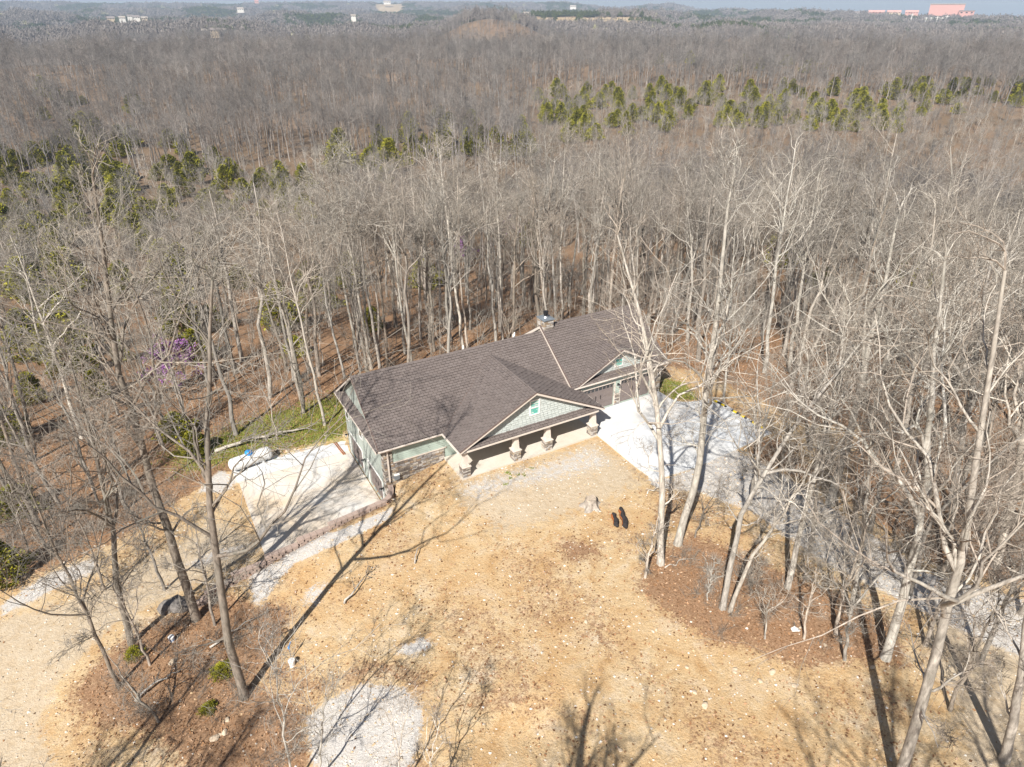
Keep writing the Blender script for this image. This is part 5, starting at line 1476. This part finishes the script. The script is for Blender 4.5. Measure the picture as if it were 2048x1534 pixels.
# brush patches in the yard islands
bx_, by_ = [], []
for poly, num in (([(200,1330),(330,1240),(560,1220),(520,1340),(480,1440),(250,1440)], 34), ([(1300,1100),(1480,1100),(1790,1260),(1800,1330),(1400,1280)], 24), ([(520,1440),(640,1430),(620,1530),(500,1530)], 10), ([(1700,1000),(1900,1120),(2048,1180),(2048,1000)], 40), ([(0,1060),(330,960),(430,930),(330,1030),(0,1170)], 60)):
    W = Gpoly(poly); lo, hi = W.min(0), W.max(0); c = 0
    while c < num:
        q = g.uniform(lo, hi)
        if sdist(np.array([q[0]]), np.array([q[1]]), W)[0] < 0: bx_.append(q[0]); by_.append(q[1]); c += 1
bx_, by_ = np.array(bx_), np.array(by_); k_ = len(bx_)
scatter('yard_brush', brush_protos, bx_, by_, ground(bx_, by_)-.05, g.uniform(0, 6.28, k_), g.uniform(.3, .7, k_), g.randint(0, 4, k_), 'low bare brush on the leaf patches around the yard', None, 'brush')

# cedars, one by one
cx, cy_ = [], []
def cedar_ok(x, y, dmin):
    return all((x-a)**2+(y-b)**2 > dmin*dmin for a, b in zip(cx, cy_))
def cedars_px(poly, num, dmin):
    poly = np.array(poly, float); lo, hi = poly.min(0), poly.max(0); c = tries = 0
    while c < num and tries < num*30:
        tries += 1; q = g.uniform(lo, hi)
        if sdist(np.array([q[0]]), np.array([q[1]]), poly)[0] > 0: continue
        p = G(q[0], q[1], lift=3.0)
        if cedar_ok(p[0], p[1], dmin): cx.append(p[0]); cy_.append(p[1]); c += 1
cedars_px([(0,300),(100,260),(330,270),(520,330),(640,370),(620,420),(480,420),(330,450),(120,470),(0,480)], 88, 2.8)
cedars_px([(600,300),(860,220),(1050,240),(1100,300),(900,300),(700,380)], 36, 3.0)
cedars_px([(1060,190),(1250,165),(1500,175),(1800,165),(2060,150),(2060,200),(1850,225),(1800,260),(1600,250),(1400,240),(1250,270),(1120,275)], 165, 3.4)
cedars_px([(1240,95),(1420,110),(1700,120),(2040,100),(2040,125),(1700,150),(1300,140)], 14, 5)
cedars_px([(0,480),(300,440),(420,420),(480,560),(330,620),(0,640)], 16, 3.0)
cedars_px([(60,180),(300,190),(280,250),(40,250)], 9, 5)
for u, v in [(140,660),(110,730),(190,770),(240,700),(60,700),(20,860),(640,600),(590,690),(420,640),(85,640),(130,700),(60,780),(170,720),(365,655),(395,700),(560,640),(625,560),(350,850),(385,880),(30,1000),(0,1130),(480,560),(850,560),(1060,480),(700,560),(930,450),(1830,560),(1650,560),(1560,520),(745,640)]:
    p = G(u, v, 1.5); cx.append(p[0]); cy_.append(p[1])
for k, (x, y) in enumerate(zip(cx, cy_)):
    me = cedars[g.randint(len(cedars))]; r_ = math.hypot(x, y); u = az_u(np.array(x), np.array(y))
    sc = g.uniform(.65, 1.15)*(1.2 if r_ > 230 else .95 if r_ > 88 else .62)
    if r_ < 88: lb, gp = 'small olive green cedar among the bare trunks of the near wood', 'small cedars in the near wood'
    elif u < 700: lb, gp = 'yellow green cedar in the evergreen belt beyond the lower driveway', 'cedars of the near belt'
    elif u < 1040: lb, gp = 'green cedar among grey trees far behind the porch gable', 'cedars behind the house'
    else: lb, gp = 'olive green cedar in the broad evergreen belt far beyond the apron', 'cedars of the far belt'
    put_tree('cedar', me[:2], (x, y, gz(x, y)-.1), g.uniform(0, 6.28), sc, lb, gp)
for k, (u, v, s, lb) in enumerate([(450,1345,.16,'mossy green juniper shrub at the foot of the tall shadow-casting tree'), (270,1310,.13,'mossy green juniper shrub behind the mottled grey tree'), (418,1420,.11,'low mossy green shrub on brown leaves')]):
    p = G(u, v); o = put_tree('juniper_shrub', cedars[4][:2], (p[0], p[1], p[2]-.1), k, s, lb, None, 'shrub'); o.scale = (s*1.5, s*1.5, s)
# redbuds in flower
def redbud(seed, H_):
    T = Tree(seed, H_, .09, None, .22, 8, (5, 4, 2), .5, twig=1.0, tilt=(35, 75))
    me = T.meshes(M['bark_dark'], M['twig'])
    gg = np.random.RandomState(seed); S = np.array([q[0] for q in T.seg]); E_ = np.array([q[1] for q in T.seg])
    NB = 2600; i = gg.randint(0, len(S), NB); C = S[i]+(E_[i]-S[i])*gg.uniform(0, 1, (NB, 1))+gg.normal(0, .04, (NB, 3))
    x = nrm2(gg.normal(0, 1, (NB, 3))); y = nrm2(np.cross(x, gg.normal(0, 1, (NB, 3)))); q = gg.uniform(.04, .11, (NB, 1))
    V = np.stack([C-x*q, C-y*q, C+x*q, C+y*q], 1).reshape(-1, 3)
    return me, mesh_np('blossom', V, np.arange(NB*4).reshape(-1, 4), M['blossom'])
for k, (u, v, H_, lb) in enumerate([(335,800,6.0,'purple flowering redbud tree in the brush above the tank'), (375,775,5.0,'smaller purple flowering redbud beside the larger one'), (1015,480,5.0,'tiny purple redbud deep in the wood behind the chimney'), (925,530,4.5,'tiny purple redbud in the wood behind the porch ridge')]):
    me, bme = redbud(1200+k, H_); p = G(u, v)
    o = put_tree('redbud_tree', me, tuple(p), k, 1, lb, 'flowering redbuds'); link('blossom', bme, o)

# fallen trunk and loose branches
def fallen(u0, v0, u1, v1, r0, seed, lb, br=6):
    a_, b_ = G(u0, v0), G(u1, v1); d = b_-a_; L = float(np.linalg.norm(d)); gg = np.random.RandomState(seed)
    pts = [a_*0 + d*t + np.array([gg.normal(0, .08), gg.normal(0, .08), r0+.25*math.sin(t*3)+gg.uniform(0, .1)]) for t in np.linspace(0, 1, 8)]
    o = empty('fallen_branch' if r0 < .1 else 'fallen_tree', tuple(a_))
    mb = MB(); mb.tube(pts, np.linspace(r0, r0*.35, 8), 8); mb.build('trunk', M['bark'], o, smooth=True)
    S = []
    for i in range(br):
        q = pts[gg.randint(2, 8)]; dd = nrm(d/L+gg.normal(0, .7, 3)+np.array([0, 0, .35])); p = q
        for j in range(3):
            e = p+dd*L*.11; S.append((p, e, r0*.3*(1-.25*j), r0*.3*(1-.25*(j+1))))
            for _ in range(2):
                f = nrm(dd+gg.normal(0, .6, 3)); S.append((e, e+f*L*.08, .02, .008))
            p = e; dd = nrm(dd+gg.normal(0, .25, 3))
    if S:
        V, Q = segs_np(*[np.array([s[i] for s in S]) for i in range(4)], n=4); link('branches', mesh_np('branches', V, Q, M['twig']), o)
    tag(o, lb, 'fallen tree' if r0 >= .1 else 'branch')
fallen(428, 905, 612, 862, .17, 1, 'pale fallen tree lying on the grassy bank behind the tank', 14)
fallen(690, 1210, 735, 1155, .07, 2, 'pale broken branch with twigs lying in the clay yard', 9)
fallen(825, 1130, 848, 1090, .05, 3, 'dark straight stick lying on open clay', 0)
fallen(420, 1300, 520, 1235, .06, 4, 'dead branch lying across the leaf patch', 8)
fallen(270, 1405, 360, 1345, .08, 5, 'dead pale log lying in the dark leaf patch', 6)
fallen(1330, 1140, 1390, 1122, .04, 6, 'thin white stick on leaves below the big pale tree', 2)
fallen(1290, 990, 1345, 975, .05, 7, 'tangled pale branch on the ground before the apron', 9)

# leaf litter, pebbles and grass as loose stuff
def sample_zone(weight, num, seed, rmax=75):
    gg = np.random.RandomState(seed); xo, yo = [], []
    near = np.where((np.hypot(gx, gy) < rmax) & (gy > 12) & in_view(gx, gy, GV[:, 2], 60))[0]
    cell = np.ones(len(near)); step_x = np.gradient(xs)[near % nx]; step_y = np.gradient(ys)[near // nx]
    w = weight[near]*step_x*step_y; w = w/w.sum()
    i = near[gg.choice(len(near), num, p=w)]
    x = gx[i]+gg.uniform(-.5, .5, num)*np.gradient(xs)[i % nx]; y = gy[i]+gg.uniform(-.5, .5, num)*np.gradient(ys)[i // nx]
    return x, y, gg
def flat_quads(name, x, y, gg, s0, s1, mat, tilt=.5, lift=.03, label=None, cat=None, stretch=.6):
    n = len(x); C = np.stack([x, y, ground(x, y)+lift], 1)
    N = nrm2(np.stack([gg.normal(0, tilt, n), gg.normal(0, tilt, n), np.ones(n)], 1)); t = nrm2(np.cross(N, gg.normal(0, 1, (n, 3)))); b = np.cross(N, t)
    s = gg.uniform(s0, s1, (n, 1))
    V = np.stack([C-t*s, C-b*s*stretch+N*s*.15, C+t*s, C+b*s*stretch+N*s*.15], 1).reshape(-1, 3)
    o = link(name, mesh_np(name, V, np.arange(4*n).reshape(-1, 4), mat)); tag(o, label, cat, kind='stuff'); return o
hide = ((w2h(gx, gy)[0] > -5.3) & (w2h(gx, gy)[0] < 20.7) & (w2h(gx, gy)[1] > 2.7) & (w2h(gx, gy)[1] < 12.6))
lw = np.clip(leaf*(1-gravel)*(1-sand), 0, 1)**1.3*~hide+.06*(~hide)*(1-gravel*.8)*(1-sand*.8)
x, y, gg = sample_zone(lw, 85000, 4)
flat_quads('leaf_litter', x, y, gg, .04, .10, M['leaf_litter'], .5, .03, 'brown fallen oak leaves covering the ground', 'leaves')
pw = (np.clip(1-leaf*.8, 0, 1)*(.35+gravel))*~hide*(sd_clear < 1)
x, y, gg = sample_zone(pw, 9000, 6, 60)
n = len(x); r_ = np.abs(gg.normal(.03, .022, n))+.018
oct_ = np.array([(1,0,0),(0,1,0),(-1,0,0),(0,-1,0),(0,0,.75),(0,0,-.5)], float); of = np.array([(0,1,4),(1,2,4),(2,3,4),(3,0,4)])
V = (oct_[None]*r_[:, None, None]*gg.uniform(.6, 1.3, (n, 6, 1))+np.stack([x, y, ground(x, y)+.01], 1)[:, None, :]).reshape(-1, 3)
Fp = (of[None]+(np.arange(n)*6)[:, None, None]).reshape(-1, 3)
tag(link('gravel', mesh_np('gravel', V, Fp, M['pebble'])), 'loose pale stones scattered over clay and gravel', 'gravel', kind='stuff')
x, y, gg = sample_zone(grass*~hide, 16000, 8, 85)
n = len(x); C = np.stack([x, y, ground(x, y)], 1); dirn = nrm2(np.stack([gg.normal(0, .5, n), gg.normal(0, .5, n), np.ones(n)], 1)); sd_ = nrm2(np.cross(dirn, gg.normal(0, 1, (n, 3)))); hh = gg.uniform(.07, .22, (n, 1))
V = np.stack([C-sd_*.035, C+sd_*.035, C+dirn*hh], 1).reshape(-1, 3)
tag(link('grass', mesh_np('grass', V, np.arange(3*n).reshape(-1, 3), M['grass'])), 'short green and straw coloured grass on the banks by the house', 'grass', kind='stuff')
for k, (u, v) in enumerate([(1014,946),(1020,950),(1022,957),(1036,951),(1047,951),(1062,937),(1011,970)]):
    p = G(u, v); gg = np.random.RandomState(k); mb = MB()
    for _ in range(14):
        d = gg.normal(0, .07, 2); e = d+gg.normal(0, .09, 2); mb.poly([(d[0]-.025, d[1], 0), (d[0]+.025, d[1], 0), (e[0], e[1], gg.uniform(.08, .2))])
    tag(mb.build('weed', M['grass'], loc=tuple(p)), 'small green weed in the gravel before the porch', 'weed', 'green weeds before the porch')

# ------------------------------------------------------------------ far woodland, buildings, haze
def clump(seed, mat, w, h, n, sz):
    gg = np.random.RandomState(seed); az = gg.uniform(0, 6.283, n); rr_ = w*.5*np.sqrt(gg.uniform(0, 1, n))
    top = h*(1-.55*(rr_/(w*.5))**2)*(1+.18*np.sin(az*3+rr_)); C = np.stack([rr_*np.cos(az), rr_*np.sin(az), top*gg.uniform(.45, 1.0, n)], 1)
    d = nrm2(np.stack([gg.normal(0, .35, n), gg.normal(0, .35, n), np.ones(n)], 1)); x = nrm2(np.cross(d, gg.normal(0, 1, (n, 3)))); s = sz*gg.uniform(.6, 1.4, (n, 1))
    V = np.stack([C-x*s*.3, C+x*s*.3, C+d*s], 1).reshape(-1, 3)
    return mesh_np('clump', V, np.arange(3*n).reshape(-1, 3), mat)
M['far_bare'] = leafy_mat('far_bare', [(0.14, 0.12, 0.11), (0.20, 0.175, 0.16), (0.27, 0.24, 0.22)], obj_var=.2)
M['far_green'] = leafy_mat('far_green', [(0.03, 0.045, 0.015), (0.06, 0.075, 0.02), (0.10, 0.11, 0.03)], obj_var=.3)
M['far_pale'] = leafy_mat('far_pale', [(0.28, 0.26, 0.14), (0.36, 0.34, 0.2), (0.42, 0.4, 0.26)], obj_var=.15)
kinds_ = [clump(1, M['far_bare'], 11, 13, 260, 1.7), clump(2, M['far_bare'], 12, 14, 260, 1.7), clump(3, M['far_bare'], 9, 12, 200, 1.6), clump(4, M['far_green'], 8, 10, 220, 1.7), clump(5, M['far_green'], 9, 9, 220, 1.7), clump(6, M['far_pale'], 9, 11, 200, 1.6)]
PX, PY, PS_ = [], [], []
for r0, r1, s in ((1150, 1900, 11), (1900, 3000, 19), (3000, 4700, 26)):
    x, y = jitter_grid(-r1*.85, r1*.85, r0*.7, r1, s, g); rr_ = np.hypot(x, y); k = (rr_ >= r0) & (rr_ < r1) & (np.abs(az_u(x, y)-1024) < 1120)
    PX.append(x[k]); PY.append(y[k]); PS_.append(np.full(k.sum(), s))
PX, PY, PS_ = map(np.concatenate, (PX, PY, PS_)); PZ_ = ground(PX, PY); rr_ = np.hypot(PX, PY); u_ = az_u(PX, PY)
fld = np.maximum(sstep(1390, 1430, rr_)*(1-sstep(1690, 1720, rr_))*sstep(1050, 1075, u_)*(1-sstep(1280, 1330, u_)), sstep(3500, 3600, rr_)*(1-sstep(4500, 4600, rr_))*np.maximum(sstep(1375, 1390, u_)*(1-sstep(1450, 1470, u_)), sstep(745, 755, u_)*(1-sstep(800, 815, u_))))
k = (g.uniform(0, 1, len(PX)) > fld*.97) & in_view(PX, PY, PZ_+8, 80)
PX, PY, PZ_, PS_, rr_, u_ = PX[k], PY[k], PZ_[k], PS_[k], rr_[k], u_[k]
gn = noise2(PX, PY, 420, 3)+.5*noise2(PX, PY, 130, 4)+np.where(rr_ > 1400, .25, -.2)+np.where((np.abs(u_-1540) < 60) & (rr_ > 3000), .9, 0)
green = gn+g.normal(0, .25, len(PX)) > np.where(rr_ > 1400, .25, .55)
pick = np.where(green, 3+g.randint(0, 2, len(PX)), g.randint(0, 3, len(PX))); pick = np.where((~green) & (g.uniform(0, 1, len(PX)) < .02), 5, pick)
sc = PS_/9.0*g.uniform(.8, 1.2, len(PX)); s3 = np.stack([sc*1.1, sc*1.1, np.minimum(sc, 1.15)*g.uniform(.8, 1.2, len(PX))], 1)
print('far clumps', len(PX))
scatter('far_woodland', kinds_, PX, PY, PZ_-1, g.uniform(0, 6.28, len(PX)), s3, pick, 'hazy grey brown and dark green woods covering the distant hills', None, 'woodland')

# distant buildings, each where its place on the hills is
M['far_wall_white'] = simple('far_wall_white', (0.66, 0.63, 0.58)); M['far_wall_pink'] = simple('far_wall_pink', (0.55, 0.30, 0.26)); M['far_roof'] = simple('far_roof', (0.22, 0.19, 0.18)); M['far_roof_pale'] = simple('far_roof_pale', (0.34, 0.30, 0.26)); M['far_wall_tan'] = simple('far_wall_tan', (0.52, 0.42, 0.30))
def far_building(u, r, w, d, h, wall, roof, lb, gable=True, wins=4, lift=10.0, rz=None, v=None):
    x = (u-1024)/(F_PX*1.1413); y = r/math.sqrt(1+x*x); x = x*y
    z = gz(x, y) if v is None else CAM_H-(v-16.0)/1778.0*r
    w *= .62; d *= .62; h *= 1.0 if not gable else .62
    o = empty('distant_building', (x, y, z), -math.atan2(x, y) if rz is None else rz); tag(o, lb, 'building')
    m = MB(); m.box(-w/2, w/2, -d/2, d/2, -7, h); m.build('wall', wall, o)
    m = MB()
    if gable:
        e = .6
        m.prism([(-w/2-e,-d/2-e,h),(w/2+e,-d/2-e,h),(w/2+e,0,h+d*.35),(-w/2-e,0,h+d*.35)], (0,0,-.4)); m.prism([(-w/2-e,0,h+d*.35),(w/2+e,0,h+d*.35),(w/2+e,d/2+e,h),(-w/2-e,d/2+e,h)], (0,0,-.4))
    else: m.box(-w/2-1, w/2+1, -d/2-1, d/2+1, h+.01, h+2.2)
    m.build('roof', roof, o)
    for i in range(wins):
        c = -w/2+w*(i+.5)/wins; m = MB(); m.box(c-w/wins*.2, c+w/wins*.2, -d/2-.15, -d/2-.01, h*.35, h*.75); m.build('window', M['glass_dark'], o)
    return o
far_building(1894, 2560, 140, 60, 22, M['far_wall_pink'], M['far_roof_pale'], 'large salmon pink block building on the right skyline', False, 0, v=25)
far_building(1936, 2540, 60, 40, 8, M['far_wall_pink'], M['far_roof'], 'low pink wing beside the large pink block', False, 3, v=27)
for k, (u, w) in enumerate([(1755, 70), (1790, 60), (1826, 55)]):
    far_building(u, 2560, w, 24, 6, M['far_wall_pink'] if k != 1 else M['far_wall_tan'], M['far_wall_pink'], ['first red roofed lodge on the skyline left of the pink block', 'middle red roofed lodge of three on the skyline', 'red roofed lodge nearest the pink block'][k], True, 5, v=26)
far_building(1716, 2500, 22, 16, 5, M['far_wall_white'], M['far_roof'], 'small white house at the left end of the skyline lodges', True, 3, v=27)
for k, (u, r, w, v) in enumerate([(216, 1900, 24, 37), (239, 1880, 20, 36), (268, 1900, 22, 35), (284, 1890, 20, 37), (255, 1930, 16, 33), (402, 1180, 15, 63), (420, 1150, 18, 62), (437, 1190, 14, 62)]):
    far_building(u, r, w, w*.7, 5, M['far_wall_white'] if k % 3 else M['far_wall_tan'], M['far_roof_pale'] if k % 2 else M['far_roof'],
        ['tan house first in the far hamlet', 'white house second in the far hamlet', 'white house with pale roof third in the far hamlet', 'tan house last in the far hamlet', 'small white house up behind the far hamlet', 'low white house half hidden at the wood edge', 'larger tan house at the wood edge below the hamlet', 'white house last at the wood edge below the hamlet'][k], True, 3, v=v)
for k, (u, r, w, v) in enumerate([(1052, 1750, 20, 30), (1146, 3300, 40, 15), (480, 2500, 30, 20), (515, 4000, 30, 4), (775, 4200, 60, 6), (705, 1500, 14, 35)]):
    far_building(u, r, w, w*.6, 6, M['far_wall_white'] if k != 3 else M['far_wall_pink'], M['far_roof_pale'] if k != 3 else M['far_wall_pink'],
        ['white farmhouse above the tan pasture', 'white building on the far slope above the pasture', 'long white shed on the left hillside', 'red barn on the left skyline hill', 'pale building on the cleared central hilltop', 'white shed in the valley left of the knoll'][k], True, 3, v=v)
for k, (u, h) in enumerate([(1828, 22), (1858, 14), (1868, 14), (1880, 16), (1890, 14), (1899, 18)]):
    x = (u-1024)/(F_PX*1.1413); y = 2150/math.sqrt(1+x*x); x *= y; z = CAM_H-(44-16)/1778*2150
    o = empty('utility_pole', (x, y, z)); tag(o, 'pale steel utility pole in the distant substation below the pink block', 'pole', 'poles of the distant substation')
    m = MB(); m.box(-.8, .8, -.8, .8, -14, h); m.build('mast', M['far_wall_white'], o)
    m = MB(); m.box(-5, 5, -.5, .5, h*.86, h*.86+.9); m.build('cross_arm', M['far_wall_white'], o)

hz_m = bpy.data.materials.new('haze'); hz_m.use_nodes = True; nt = hz_m.node_tree; nt.nodes.clear()
ho = nt.nodes.new('ShaderNodeOutputMaterial'); pv = nt.nodes.new('ShaderNodeVolumePrincipled')
pv.inputs['Color'].default_value = (0.66, 0.80, 1.0, 1); pv.inputs['Density'].default_value = 0.00016; pv.inputs['Anisotropy'].default_value = 0.0
nt.links.new(pv.outputs[0], ho.inputs['Volume'])
zlo = float(GV[:, 2].min())-1.5
zhi = max(float(GV[:, 2].max())+18, 110)
m = MB(); m.box(-7600, 7600, -420, 9100, zlo, zhi)
tag(m.build('haze', hz_m), kind='stuff')
print('ground range', GV[:, 2].min(), GV[:, 2].max())
